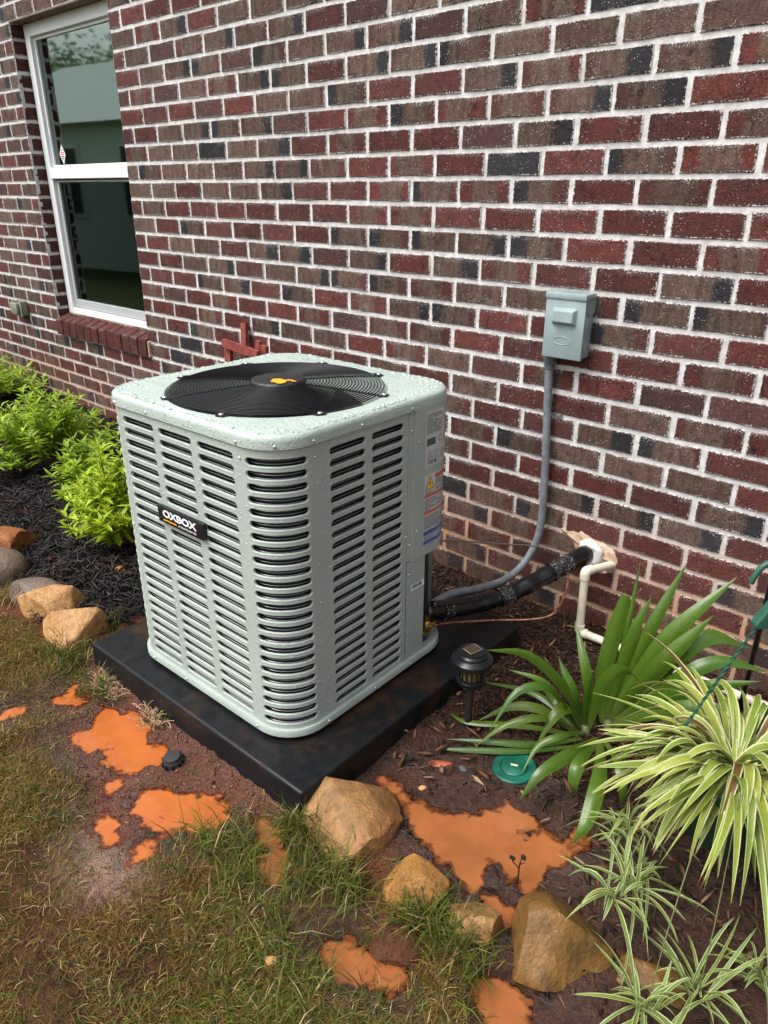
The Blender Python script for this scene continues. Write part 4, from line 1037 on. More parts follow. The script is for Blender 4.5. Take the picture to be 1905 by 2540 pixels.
def tri(pts, mi, lift): 
    V = [(*path(SL+a, 0.0045+lift), b) for a, b in pts]; pr.add(V, [tuple(range(len(V)))], mi)
tri([(0.004, 0.541), (0.043, 0.541), (0.0235, 0.581)], 1, 0.0010); tri([(0.008, 0.5435), (0.039, 0.5435), (0.0235, 0.5755)], 5, 0.0014)
tri([(0.026, 0.568), (0.0195, 0.5565), (0.0235, 0.5565)], 1, 0.0018); tri([(0.0225, 0.5590), (0.0275, 0.5590), (0.0205, 0.5455)], 1, 0.0018)
pr.build('label_print', LM, warn, smooth=180)
# little bar code sticker on the service panel
mb = MB(); xs = HX+0.0008
V = lambda y0, y1, z0, z1, o=0: [(xs+o, y0, z0), (xs+o, y1, z0), (xs+o, y1, z1), (xs+o, y0, z1)]
mb.add(V(0.133, 0.193, 0.252, 0.272), [(0, 1, 2, 3)]); sl_ = mb.build('barcode_label', M['paperw'], ac)
pr = MB(); y_ = 0.139
while y_ < 0.165: w = rl.choice((0.0010, 0.0018)); pr.add(V(y_, y_+w, 0.258, 0.269, 0.0006), [(0, 1, 2, 3)], 1); y_ += w+0.0011
pr.add(V(0.169, 0.173, 0.258, 0.269, 0.0006), [(0, 1, 2, 3)], 1); pr.add(V(0.175, 0.180, 0.258, 0.269, 0.0006), [(0, 1, 2, 3)], 1)
pr.build('label_print', LM, sl_)
# screws, too small to pick apart one by one
mb = MB()
def screw(p, nrm, r=0.0040):
    n_ = Vector(nrm).normalized(); a = Vector((0, 0, 1)) if abs(n_.z) < 0.9 else Vector((1, 0, 0)); u_ = a.cross(n_).normalized(); w_ = n_.cross(u_); V = []
    for rad, h_ in ((r, 0), (r*0.9, 0.0022), (r*0.5, 0.0030)):
        V += [tuple(Vector(p)+n_*h_+(u_*math.cos(2*math.pi*k/8)+w_*math.sin(2*math.pi*k/8))*rad) for k in range(8)]
    mb.add(V, [(q*8+k, q*8+(k+1) % 8, q*8+8+(k+1) % 8, q*8+8+k) for q in range(2) for k in range(8)]+[tuple(range(16, 24))])
def scr(s, z, off, r=0.0040):
    x, y = path(s, off); x2, y2 = path(s, off+0.01); screw((x, y, z), (x2-x, y2-y, 0), r)
for s in (-0.02, 0.12, LF-0.01, LF+AR*0.5, LF+AR+0.005, S_R+0.16, S_R+0.345): scr(s, 0.779, 0.0055, 0.0042)
for s in (0.005, 0.16, LF-0.01, LF+AR+0.02, S_R+0.20, S_R+0.35): scr(s, 0.0235, 0.0095, 0.0036)
for s, z in ((S_R+0.349, 0.72), (S_R+0.376, 0.685), (S_R+0.372, 0.435), (S_R+0.349, 0.40), (S_R+0.332, 0.43), (S_R+0.350, 0.31), (-0.022, 0.44), (LF-0.006, 0.742), (LF+AR+0.012, 0.74)): scr(s, z, 0.0045 if s in (S_R+0.376, S_R+0.372) else 0.0, 0.0032)
mb.build('screws', M['screw'], ac, kind='stuff', smooth=60)

# rain drops standing on the paint
rd = np.random.default_rng(21)
def drops(centers, normals, tang, rads, flat, name):
    n = len(centers); ks = 7; prof = [(1.0, 0.0), (0.92, 0.42), (0.55, 0.85)]
    bt = np.cross(normals, tang); V = []; 
    ang_ = np.linspace(0, 2*np.pi, ks, endpoint=False)
    for pr_, ph in prof:
        for a in ang_: V.append(centers+(tang*math.cos(a)+bt*math.sin(a))*(rads*pr_)[:, None]*(1+0.18*rd.standard_normal(n))[:, None]+normals*(rads*flat*ph)[:, None])
    V.append(centers+normals*(rads*flat)[:, None])
    V = np.stack(V, 1); nv = V.shape[1]; F = []
    for q in range(2):
        for k in range(ks):
            a, b, c_, d_ = q*ks+k, q*ks+(k+1) % ks, (q+1)*ks+(k+1) % ks, (q+1)*ks+k; F += [(a, b, c_), (a, c_, d_)]
    F += [(2*ks+k, 2*ks+(k+1) % ks, 3*ks) for k in range(ks)]
    F = np.array(F)[None]+(np.arange(n)*nv)[:, None, None]
    return np_mesh(name, V.reshape(-1, 3), F.reshape(-1, 3), M['drop'], ac, 'stuff', smooth=True)
cs = []
while len(cs) < 5200:
    x, y = rd.uniform(-HX, HX), rd.uniform(-HY, HY)
    if math.hypot(x-FC[0], y-FC[1]) < FR+0.013: continue
    qx, qy = max(abs(x)-(HX-RC), 0), max(abs(y)-(HY-RC), 0)
    if math.hypot(qx, qy) > RC-0.006: continue
    if float(fbm(x*22, y*22, 5.0)) < 0.40 and rd.random() < 0.75: continue
    cs.append((x, y, 0.8030))
cs = np.array(cs); n = len(cs)
drops(cs, np.tile([0, 0, 1.0], (n, 1)), np.tile([1.0, 0, 0], (n, 1)), np.clip(rd.lognormal(math.log(0.0017), 0.5, n), 0.0007, 0.0055), 0.42, 'raindrops')
cs, ns, ts = [], [], []
while len(cs) < 2600:
    s, z = rd.uniform(-0.16, SEAM+0.02), rd.uniform(0.035, 0.795)
    off = 0.0055 if z > 0.771 else 0.0
    if off == 0:
        row = (ZTOP-z)/PIT; fr = abs(row-round(row))*PIT
        if any(a-0.004 < s < b+0.004 for a, b in COLS) and fr < 0.0125 and z < ZTOP+0.012 and z > ZTOP-PIT*(NROW-1)-0.012: continue
        if s < -0.02: continue
    a, b = path(s, off), path(s, off+0.01); nn = np.array([b[0]-a[0], b[1]-a[1], 0])*100
    cs.append((a[0], a[1], z)); ns.append(nn); ts.append((-nn[1], nn[0], 0))
cs, ns, ts = np.array(cs), np.array(ns), np.array(ts)
drops(cs, ns, ts, np.clip(rd.lognormal(math.log(0.0011), 0.45, len(cs)), 0.0005, 0.0028), 0.5, 'raindrops')

# service valves in the notch below the control box
mb = MB(); vx, vy = HX-0.045, 0.232
mb.lathe([(0.0, 0.185), (0.013, 0.185), (0.013, 0.178), (0.010, 0.174), (0.010, 0.150), (0.015, 0.146), (0.015, 0.120), (0.010, 0.116), (0.010, 0.085), (0.0, 0.085)], 10, (vx, vy, 0))
mb.tube([(vx, vy, 0.128), (vx+0.01, vy+0.045, 0.124)], 0.012, 10)
mb.build('suction_valve', M['brass'], ac, smooth=40)
mb = MB(); vx, vy = HX-0.018, 0.236
mb.lathe([(0.0, 0.122), (0.011, 0.122), (0.011, 0.108), (0.008, 0.104), (0.013, 0.098), (0.013, 0.070), (0.008, 0.066), (0.009, 0.052), (0.0, 0.050)], 8, (vx, vy, 0))
mb.tube([(vx, vy, 0.086), (vx+0.004, vy+0.030, 0.086)], [0.009, 0.008], 8); mb.tube([(vx-0.002, vy, 0.064), (vx-0.012, vy-0.028, 0.064)], [0.006, 0.007], 8)
mb.build('liquid_valve', M['brass'], ac, smooth=40)

# ------------------------------------------------------------------ electrical disconnect on the wall
db = empty('disconnect_box', (-0.046, 0.0, 0.986), 0, 'blue grey metal electrical disconnect box mounted on the brick wall', 'electrical box')
mb = MB(); mb.bbox(-0.064, 0.064, -0.052, -0.002, -0.092, 0.090, 0.003); mb.build('housing', M['boxgrey'], db, smooth=40)
mb = MB()
mb.bbox(-0.067, 0.067, -0.0615, -0.050, -0.097, 0.083, 0.003)
mb.add([(-0.062, -0.0625, -0.088), (0.062, -0.0625, -0.088)], [])
door = mb.build('door', M['boxgrey'], db, smooth=40)
mb = MB(); mb.bbox(-0.069, 0.069, -0.066, -0.001, 0.079, 0.099, 0.004)
mb.add([(0.0695, -0.058, 0.080), (0.0695, -0.002, 0.080), (0.0695, -0.006, 0.050), (0.0695, -0.018, 0.036), (0.0695, -0.046, 0.040), (0.0695, -0.056, 0.056), (0.066, -0.058, 0.080), (0.066, -0.002, 0.080), (0.066, -0.006, 0.050), (0.066, -0.018, 0.036), (0.066, -0.046, 0.040), (0.066, -0.056, 0.056)],
       [(0, 1, 2, 3, 4, 5), (5, 4, 10, 11), (4, 3, 9, 10), (3, 2, 8, 9)])
mb.build('rain_hood', M['boxgrey'], db, smooth=40)
mb = MB()
V = [(-0.040, -0.061, 0.056), (0.042, -0.061, 0.056), (0.042, -0.061, 0.004), (-0.040, -0.061, 0.004), (-0.032, -0.076, 0.048), (0.034, -0.076, 0.048), (0.034, -0.078, 0.014), (-0.032, -0.078, 0.014)]
mb.add(V, [(0, 4, 5, 1), (1, 5, 6, 2), (2, 6, 7, 3), (3, 7, 4, 0), (4, 7, 6, 5)])
hd = mb.build('pull_cover', M['boxgrey'], door)
bv = hd.modifiers.new('bevel', 'BEVEL'); bv.width = 0.003; bv.segments = 2
mb = MB(); V = []; N = 32
for k in range(N):
    a = 2*math.pi*k/N; cx_, cz_ = -0.002+0.029*math.cos(a), -0.043+0.012*math.sin(a); nx_, nz_ = math.cos(a), math.sin(a)
    V += [(cx_-nx_*0.0016, -0.0612, cz_-nz_*0.0016), (cx_, -0.0632, cz_), (cx_+nx_*0.0016, -0.0612, cz_+nz_*0.0016)]
mb.add(V, [(3*k+j, 3*((k+1) % N)+j, 3*((k+1) % N)+j+1, 3*k+j+1) for k in range(N) for j in range(2)])
mb.build('embossed_oval', M['boxgrey'], door, smooth=180)

cd = empty('electrical_conduit', (-0.10, -0.02, 0.86), 0, 'grey flexible electrical conduit running down the wall below the grey box', 'conduit')
def rel(o, P): return [tuple(Vector(p)-o.location) for p in P]
cp = [(-0.103, -0.022, 0.885), (-0.103, -0.022, 0.855), (-0.097, -0.022, 0.731), (-0.088, -0.022, 0.60), (-0.081, -0.022, 0.483), (-0.077, -0.022, 0.34), (-0.079, -0.032, 0.261), (-0.087, -0.06, 0.200),
      (-0.095, -0.12, 0.157), (-0.102, -0.22, 0.147), (-0.110, -0.35, 0.171), (-0.117, -0.47, 0.203), (-0.115, -0.56, 0.212), (-0.108, -0.612, 0.222)]
pts = catmull(rel(cd, cp), 22)
mb = MB(); mb.tube(pts, [0.0128+(0.0011 if i % 2 else -0.0004)*(1 if 22*1 < i < 22*11 else 0.2) for i in range(len(pts))], 12); mb.build('flexible_tube', M['conduit'], cd, smooth=180)
mb = MB(); mb.tube(rel(cd, [(-0.103, -0.022, 0.893), (-0.103, -0.022, 0.868), (-0.103, -0.022, 0.862), (-0.103, -0.022, 0.845)]), [0.021, 0.021, 0.017, 0.0165], 14); mb.build('connector', M['conduitd'], cd, smooth=40)
mb = MB(); V = []
cz0 = 0.694
for k in range(9):
    a = math.pi*k/8; V += [(-0.0945+0.0150*math.cos(a), -0.006-0.026*math.sin(a)**0.6, cz0-0.006), (-0.0945+0.0150*math.cos(a), -0.006-0.026*math.sin(a)**0.6, cz0+0.006)]
mb.add(rel(cd, V), [(2*k, 2*k+1, 2*k+3, 2*k+2) for k in range(8)])
V = [(-0.0795, -0.004, cz0-0.006), (-0.052, -0.004, cz0-0.006), (-0.052, -0.004, cz0+0.006), (-0.0795, -0.004, cz0+0.006)]
mb.add(rel(cd, V), [(0, 1, 2, 3)])
stp = mb.build('pipe_strap', M['strapm'], cd); sm_ = stp.modifiers.new('thick', 'SOLIDIFY'); sm_.thickness = 0.002
mb = MB(); mb.lathe([(0.0055, 0), (0.005, 0.0035), (0, 0.0045)], 10); sc_ = mb.build('screw', M['screw'], stp, smooth=60); sc_.location = Vector((-0.062, -0.006, cz0))-cd.location; sc_.rotation_euler = (math.radians(90), 0, 0)
cd2 = MB(); P = [(-0.100, -0.622, 0.445), (-0.101, -0.620, 0.36), (-0.104, -0.617, 0.27), (-0.107, -0.614, 0.225)]
cd2.tube(rel(cd, P), [0.0145, 0.0145, 0.0145, 0.0160], 12); cd2.build('rigid_elbow', M['conduitd'], cd, smooth=180)

# insulated suction line, wraps with pale reflections painted in
lp = [(-0.098, -0.628, 0.216), (-0.081, -0.54, 0.192), (-0.053, -0.43, 0.173), (-0.006, -0.32, 0.180), (0.034, -0.22, 0.205), (0.072, -0.11, 0.232), (0.100, -0.01, 0.252)]
ln = empty('insulated_pipe', lp[0], 0, 'thick black foam insulated pipe running from the air conditioner into the wall', 'pipe')
pts = catmull(rel(ln, lp), 10); L_ = len(pts)
mb = MB(); mb.tube(pts, [0.0285+0.0014*math.sin(i*0.9)+(-0.005 if i < 3 else 0) for i in range(L_)], 14); mb.build('foam_sleeve', M['foam_black'], ln, smooth=180)
for i0, i1 in ((7, 12), (27, 32), (45, 53)):
    mb = MB(); mb.tube(pts[i0:i1], [0.0305+0.0014*math.sin(j*2.1+i0) for j in range(i1-i0)], 14, cap=False); mb.build('tape_glint_wrap', M['tape_glints'], ln, smooth=180)
mb = MB(); mb.tube(pts[1:22], [0.014]*21, 8); q = mb.build('foam_sleeve', M['foam_black'], ln, smooth=180); q.location = (0.008, 0.012, 0.020)
cpp = [(-0.079, -0.634, 0.176), (-0.055, -0.57, 0.168), (-0.033, -0.52, 0.158), (0.019, -0.42, 0.140), (0.099, -0.34, 0.140), (0.139, -0.29, 0.152), (0.137, -0.22, 0.182), (0.110, -0.15, 0.212), (0.078, -0.115, 0.228)]
mb = MB(); mb.tube(catmull(cpp, 8), 0.0048, 8); o = mb.build('copper_tube', M['copper'], smooth=180)
tag(o, 'thin bare copper tube below the black insulated pipe', 'tube')
wp = [(-0.098, -0.605, 0.445), (-0.109, -0.50, 0.400), (-0.119, -0.42, 0.367), (-0.098, -0.22, 0.292), (-0.059, -0.06, 0.238), (0.022, -0.024, 0.224), (0.07, -0.016, 0.215), (0.10, -0.004, 0.235)]
mb = MB(); mb.tube(catmull(wp, 8), 0.0028, 6); o = mb.build('control_wire', M['wire'], smooth=180)
tag(o, 'thin grey control wire looping from the unit to the wall', 'wire')

# condensate drain
dp = empty('drain_pipe', (0.157, -0.125, 0.0), 0, 'cream plastic drain pipe coming out of the wall with two elbows', 'pipe')
def elbow(c, d1, d2, r=0.0165, L=0.028):
    c, d1, d2 = Vector(c), Vector(d1).normalized(), Vector(d2).normalized(); b = 0.012
    p = [c+d1*L, c+d1*b] + [c+d1*b*(1-t)**2+d2*b*t*t for t in (0.25, 0.5, 0.75)] + [c+d2*b, c+d2*L]
    m_ = MB(); m_.tube(rel(dp, p), r, 14); return m_.build('elbow', M['pvc'], dp, smooth=50)
e1, e2 = Vector((0.152, -0.120, 0.243)), Vector((0.160, -0.125, 0.020)); wl_ = Vector((0.189, 0.01, 0.231)); fr_ = Vector((1.7, -0.075, 0.004))
for a, b in ((wl_, e1), (e1, e2), (e2, fr_)):
    m_ = MB(); m_.tube(rel(dp, [a, a.lerp(b, 0.5), b]), 0.0133, 14); m_.build('pipe', M['pvc'], dp, smooth=50)
elbow(e1, wl_-e1, e2-e1); elbow(e2, e1-e2, fr_-e2)

# weatherproof outlet on the wall, left of the window
ob_ = empty('outlet_box', (-4.06, 0.0, 0.645), 0, 'small grey green weatherproof outlet cover on the wall left of the window', 'outlet')
mb = MB(); mb.bbox(-0.062, 0.062, -0.040, 0.0, -0.045, 0.045, 0.004); mb.build('box', M['outlet'], ob_, smooth=40)
mb = MB(); mb.bbox(-0.068, 0.068, -0.050, -0.040, -0.050, 0.050, 0.004); cv = mb.build('cover_plate', M['outlet'], ob_, smooth=40)
mb = MB(); mb.bbox(-0.050, 0.050, -0.072, -0.051, -0.036, 0.036, 0.008); mb.build('flap', M['outlet'], ob_, smooth=40)
mb = MB(); mb.tube([(-0.04, -0.052, 0.05), (0.04, -0.052, 0.05)], 0.006, 8); mb.build('hinge', M['outlet'], ob_, smooth=60)

# ------------------------------------------------------------------ rocks
def rock(name, label, cat, loc, dims, rz, mat, seed, cuts=5, group=None, rough=0.16, tilt=(0, 0), sub=4):
    bm = bmesh.new(); bmesh.ops.create_icosphere(bm, subdivisions=sub, radius=1.0)
    r_ = random.Random(seed)
    P = np.array([v.co[:] for v in bm.verts])
    n_ = fbm(P[:, 0]*1.6+seed, P[:, 1]*1.6+seed*2, P[:, 2]*1.6)-0.47
    P = P*(1+n_*rough*3)[:, None]
    for _ in range(cuts+(3 if cuts > 1 else 0)):          # break some sides into facets
        d_ = np.array([r_.gauss(0, 1), r_.gauss(0, 1), abs(r_.gauss(0, 0.8))]); d_ /= np.linalg.norm(d_)
        h_ = r_.uniform(0.50, 0.80); dot = P@d_
        P = np.where((dot > h_)[:, None], P-np.outer((dot-h_)*0.96, d_), P)
    n2_ = fbm(P[:, 0]*5+seed, P[:, 1]*5, P[:, 2]*5)-0.47; n3_ = np.abs(fbm(P[:, 0]*3.1+seed*3, P[:, 1]*3.1, P[:, 2]*3.1)-0.47)
    P = P*(1+n2_*rough*0.55-np.clip(0.03-n3_, 0, 1)*rough*4.0)[:, None]
    lo_, hi_ = P.min(0), P.max(0); P = (P-(lo_+hi_)/2)/(hi_-lo_)*np.array(dims)
    for v, p in zip(bm.verts, P): v.co = p
    me = bpy.data.meshes.new(name); bm.to_mesh(me); bm.free(); me.materials.append(mat)
    me.polygons.foreach_set('use_smooth', [True]*len(me.polygons)); me.set_sharp_from_angle(angle=math.radians(38))
    o = bpy.data.objects.new(name, me); C.objects.link(o); o.location = loc; o.rotation_euler = (tilt[0], tilt[1], rz)
    return tag(o, label, cat, group)
GR = 'rocks edging the garden beds'
rock('rock', 'orange red rock at the left frame edge behind the grey cobble', 'rock', (-1.88, -1.15, 0.05), (0.26, 0.20, 0.15), 0.4, M['rk_red'], 3, group=GR)
rock('cobble', 'large smooth grey brown cobble at the left frame edge', 'rock', (-1.66, -1.27, 0.05), (0.25, 0.19, 0.15), 0.6, M['rk_grey'], 4, cuts=0, rough=0.05, group=GR)
rock('cobble', 'flat grey cobble half hidden behind the tan block', 'rock', (-1.40, -1.235, 0.03), (0.23, 0.14, 0.10), 0.55, M['rk_grey'], 5, cuts=1, rough=0.05, group=GR)
rock('rock', 'pale tan slab leaning between the grey cobble and the round tan rock', 'rock', (-1.245, -1.262, 0.048), (0.235, 0.165, 0.135), 0.72, M['rk_tan'], 16, cuts=7, rough=0.07, group=GR, tilt=(0.25, 0.1))
rock('rock', 'rounded tan rock beside the left corner of the black pad', 'rock', (-1.055, -1.272, 0.045), (0.205, 0.175, 0.145), 0.6, M['rk_tan'], 27, cuts=5, rough=0.08, group=GR)
rock('rock', 'broad brown rock against the front corner of the black pad', 'rock', (0.163, -1.205, 0.028), (0.235, 0.245, 0.120), 0.75, M['rk_brown'], 8, cuts=7, group=GR, rough=0.22)
rock('rock', 'smooth ochre pyramid shaped rock beside the broad brown rock', 'rock', (0.388, -1.247, 0.034), (0.140, 0.120, 0.115), 0.9, M['rk_ochre'], 31, cuts=8, rough=0.08, group=GR)
rock('rock', 'small elongated brown rock between the ochre rock and the boulder', 'rock', (0.520, -1.228, 0.024), (0.125, 0.088, 0.075), 0.35, M['rk_brown'], 10, cuts=4, rough=0.08, group=GR)
rock('boulder', 'round olive ochre boulder beside the brown puddle', 'rock', (0.672, -1.152, 0.040), (0.205, 0.180, 0.135), 0.8, M['rk_olive'], 12, cuts=4, rough=0.07, group=GR)
rock('boulder', 'dark olive boulder half hidden under the hanging striped leaves', 'rock', (0.845, -1.10, 0.0), (0.19, 0.15, 0.085), 0.3, M['rk_olive'], 13, cuts=3, rough=0.08, group=GR)
rock('clay_clod', 'wet lump of red clay in the grass beside the ochre rock', 'clay', (0.432, -1.345, 0.006), (0.125, 0.11, 0.045), 0.5, M['clod'], 14, cuts=0, rough=0.25)
rock('pebble', 'small pale stone lying in the grass at the bottom', 'pebble', (0.284, -1.552, 0.018), (0.030, 0.022, 0.018), 0.5, M['rk_tan'], 15, sub=2)
rock('pebble', 'dark little stone in the grass near the brown rock', 'pebble', (0.177, -1.376, 0.016), (0.045, 0.030, 0.022), 0.9, M['clod'], 17, sub=2)
rock('pebble', 'grey pebble beside the red brick shard', 'pebble', (0.249, -0.893, 0.010), (0.028, 0.024, 0.014), 0.2, M['pebble'], 18, sub=2)
rock('brick_shard', 'flat red brick shard on the brown mulch', 'shard', (0.198, -0.915, 0.012), (0.068, 0.024, 0.014), 0.72, M['shard'], 20, cuts=7, rough=0.04, sub=2)

rock('pebble', 'pale small pebble at the foot of the pad front corner', 'pebble', (0.030, -1.300, 0.012), (0.022, 0.018, 0.014), 0.2, M['rk_tan'], 51, sub=2)
rock('pebble', 'tan chip of stone on the mud right of the broad brown rock', 'pebble', (0.213, -1.007, 0.010), (0.026, 0.016, 0.010), 0.9, M['rk_tan'], 52, sub=2)
rock('pebble', 'orange pebble lying on the black mulch', 'pebble', (-1.32, -0.95, 0.045), (0.040, 0.030, 0.022), 0.9, M['rk_red'], 53, sub=2)
rock('pebble', 'pinkish pebble on the black mulch nearer the pad', 'pebble', (-1.03, -1.00, 0.045), (0.030, 0.024, 0.018), 0.4, M['rk_tan'], 54, sub=2)
ds = empty('dead_stem', (0.528, -1.075, -0.01), 0, 'dry dark dead stem standing in the brown puddle', 'stem')
mb = MB(); mb.tube([(0, 0, 0), (0.002, 0.001, 0.03), (0.0, 0.004, 0.06), (0.004, 0.006, 0.085)], [0.0022, 0.0018, 0.0016, 0.001], 5)
mb.tube([(0.001, 0.003, 0.05), (-0.012, -0.004, 0.066), (-0.016, -0.004, 0.078)], [0.0014, 0.0012, 0.0008], 5); mb.tube([(0, 0.004, 0.06), (0.012, 0.006, 0.074)], [0.0014, 0.0008], 5)
mb.build('stalk', M['stake'], ds, smooth=180)
mb = MB(); mb.box(-0.020, -0.008, -0.006, -0.002, 0.072, 0.080); mb.box(0.002, 0.012, 0.003, 0.008, 0.080, 0.090); mb.build('withered_leaves', M['stake'], ds, kind='stuff')

# ------------------------------------------------------------------ mulch, grass and other ground cover
rs = np.random.default_rng(77)
def bridson(n, x0, x1, y0, y1, keep):
    X_, Y_ = rs.uniform(x0, x1, n), rs.uniform(y0, y1, n); k = keep(X_, Y_); return X_[k], Y_[k]
PADB = [(-0.885, -1.305), (0.062, -1.283), (0.040, -0.325), (-0.908, -0.347)]
def chips(name, label, X_, Y_, Lr, Wr, cols, zup, tilt=0.35, cat='mulch'):
    n = len(X_); Z_ = gheight(X_, Y_)+rs.uniform(0.0, zup, n)
    a, e = rs.uniform(0, 2*np.pi, n), rs.normal(0, tilt, n); L, W_ = rs.uniform(*Lr, n), rs.uniform(*Wr, n); T_ = W_*rs.uniform(0.25, 0.5, n)
    d_ = np.stack([np.cos(a)*np.cos(e), np.sin(a)*np.cos(e), np.sin(e)], 1); s_ = np.stack([-np.sin(a), np.cos(a), rs.normal(0, 0.35, n)], 1); s_ /= np.linalg.norm(s_, axis=1)[:, None]
    u_ = np.cross(d_, s_); c_ = np.stack([X_, Y_, Z_], 1)
    V = []
    for f, w in ((-0.5, 0.35), (-0.1, 1.0), (0.5, 0.4)):
        bend = u_*(0.10*L*(0.25-f*f))[:, None]; p = c_+d_*(L*f)[:, None]+bend
        V += [p+s_*(W_*w*0.5)[:, None], p-s_*(W_*w*0.5)[:, None], p+u_*(T_*w)[:, None]]
    V = np.stack(V, 1)
    F = []
    for q in (0, 3):
        for i in range(3): F += [(q+i, q+(i+1) % 3, q+3+(i+1) % 3), (q+i, q+3+(i+1) % 3, q+3+i)]
    F += [(0, 2, 1), (6, 7, 8)]
    F = (np.array(F)[None]+(np.arange(n)*9)[:, None, None]).reshape(-1, 3)
    ci = rs.integers(0, len(cols), n); col = np.array(cols)[ci]*rs.uniform(0.6, 1.4, (n, 1)); T3 = np.repeat(col, 9, 0)
    return tag(np_mesh(name, V.reshape(-1, 3), F, M['chip'], kind='stuff', attrs={'tint': T3}), label, cat)
X_, Y_ = bridson(26000, -4.4, -0.85, -1.35, 0.0, lambda x, y: (zones(x, y)[0] > 0.5) & (sdist(x, y, PADB) > -0.02))
chips('dark_mulch', 'black shredded bark mulch covering the left bed', X_, Y_, (0.025, 0.085), (0.004, 0.011),
      [(0.010, 0.009, 0.009), (0.022, 0.020, 0.020), (0.014, 0.012, 0.011), (0.035, 0.031, 0.030), (0.05, 0.045, 0.044), (0.045, 0.020, 0.015)], 0.028)
keepR = lambda x, y: (np.hypot(x-0.346, y+0.805) > 0.066) & (zones(x, y)[1] > 0.5) & (sdist(x, y, PADB) > 0.0) & (pud_d(x, y) > 0.015)
X_, Y_ = bridson(32000, -1.0, 1.5, -1.5, 0.0, lambda x, y: keepR(x, y) & (rs.random(len(x)) < 0.10+0.90*sstep(y, -0.95, -0.5)))
chips('brown_mulch', 'brown decayed bark mulch covering the right bed', X_, Y_, (0.008, 0.035), (0.003, 0.008),
      [(0.035, 0.017, 0.011), (0.020, 0.011, 0.008), (0.055, 0.025, 0.015), (0.075, 0.030, 0.016), (0.014, 0.009, 0.007), (0.11, 0.065, 0.04)], 0.010, 0.25)
X_, Y_ = bridson(620, -1.0, 1.3, -1.0, -0.01, keepR)
chips('leaf_litter', 'dead tan leaves and twigs scattered on the right bed', X_, Y_, (0.02, 0.055), (0.006, 0.018),
      [(0.13, 0.065, 0.032), (0.09, 0.042, 0.02), (0.06, 0.03, 0.016), (0.22, 0.14, 0.08)], 0.016, 0.3, 'litter')
X_, Y_ = bridson(2600, -0.9, 0.35, -1.75, -1.25, lambda x, y: (np.hypot(x+0.312, y+1.376) > 0.034) & (zones(x, y)[3] > 0.3) & (pud_d(x, y) > 0.01) & (sdist(x, y, PADB) > 0))
chips('clay_crumbs', 'red clay crumbs along the front edge of the black pad', X_, Y_, (0.003, 0.012), (0.003, 0.009), [(0.19, 0.070, 0.043), (0.15, 0.056, 0.036), (0.23, 0.09, 0.058)], 0.002, 0.5, 'clay')

def grass(name, label, X_, Y_, Lr, Wr, elev, green, parent=None):
    """arching two piece blades; green 0..1 per blade"""
    n = len(X_); Z_ = gheight(X_, Y_)-0.003
    a = rs.uniform(0, 2*np.pi, n)+0.6*np.sin(X_*9+Y_*5); e = np.clip(rs.normal(elev, 0.30, n), 0.05, 1.45)
    L, W_ = rs.uniform(*Lr, n), rs.uniform(*Wr, n)
    h_ = np.stack([np.cos(a), np.sin(a), np.zeros(n)], 1); s_ = np.stack([-np.sin(a), np.cos(a), np.zeros(n)], 1); up = np.array([0, 0, 1.0])
    b0 = np.stack([X_, Y_, Z_], 1)
    m1 = b0+(h_*np.cos(e)[:, None]+up*np.sin(e)[:, None])*(L*0.5)[:, None]
    e2 = e-rs.uniform(0.3, 1.1, n); t1 = m1+(h_*np.cos(e2)[:, None]+up*np.sin(e2)[:, None])*(L*0.5)[:, None]
    t1[:, 2] = np.maximum(t1[:, 2], Z_+0.004)
    V = np.stack([b0-s_*(W_*.5)[:, None], b0+s_*(W_*.5)[:, None], m1+s_*(W_*.45)[:, None], m1-s_*(W_*.45)[:, None], t1], 1)
    F = np.array([(0, 1, 2), (0, 2, 3), (3, 2, 4)])[None]+(np.arange(n)*5)[:, None, None]
    g = green[:, None]; k = rs.random((n, 1))
    gc = np.array([0.050, 0.078, 0.012])*(1-k)+np.array([0.155, 0.175, 0.030])*k; bc_ = np.array([0.085, 0.050, 0.014])*(1-k)+np.array([0.27, 0.165, 0.045])*k
    pick = (rs.random((n, 1)) < g); col = np.where(pick, gc, bc_)*rs.uniform(0.50, 1.12, (n, 1))
    straw = rs.random(n) < 0.05; col[straw] = np.array([0.40, 0.30, 0.15])
    return tag(np_mesh(name, V.reshape(-1, 3), F.reshape(-1, 3), M['grass'], parent, 'stuff', {'tint': np.repeat(col, 5, 0)}), label, 'grass')
def lawnkeep(x, y):
    z_ = zones(x, y); d_ = pud_d(x, y)
    p = z_[2]*(1-0.93*z_[3])*(1-0.85*z_[4])*np.where(d_ < -0.03, 0.0, np.where(d_ < 0, 0.07, np.clip(d_*14+0.12, 0, 1)))
    p = p*np.clip(0.16+2.7*(fbm(x*7, y*7, 2.7)-0.33), 0.07, 1)
    p = np.where(sdist(x, y, PADB) < 0.004, 0, p)
    return rs.random(len(x)) < p
X_, Y_ = bridson(380000, -2.3, 0.85, -2.35, -1.22, lambda x, y: lawnkeep(x, y) & (y > -2.35) & (x*0.9+y > -3.6))
gr = np.clip(0.13+0.40*sstep(X_, -0.6, 0.4)*sstep(-Y_, 1.25, 1.5)+1.3*(fbm(X_*3, Y_*3, 7.7)-0.47), 0.04, 0.80)
grass('lawn_grass', 'short thin brown and green lawn grass in the foreground', X_, Y_, (0.014, 0.045), (0.0011, 0.0022), 0.40, gr)
tx_, ty_ = [], []
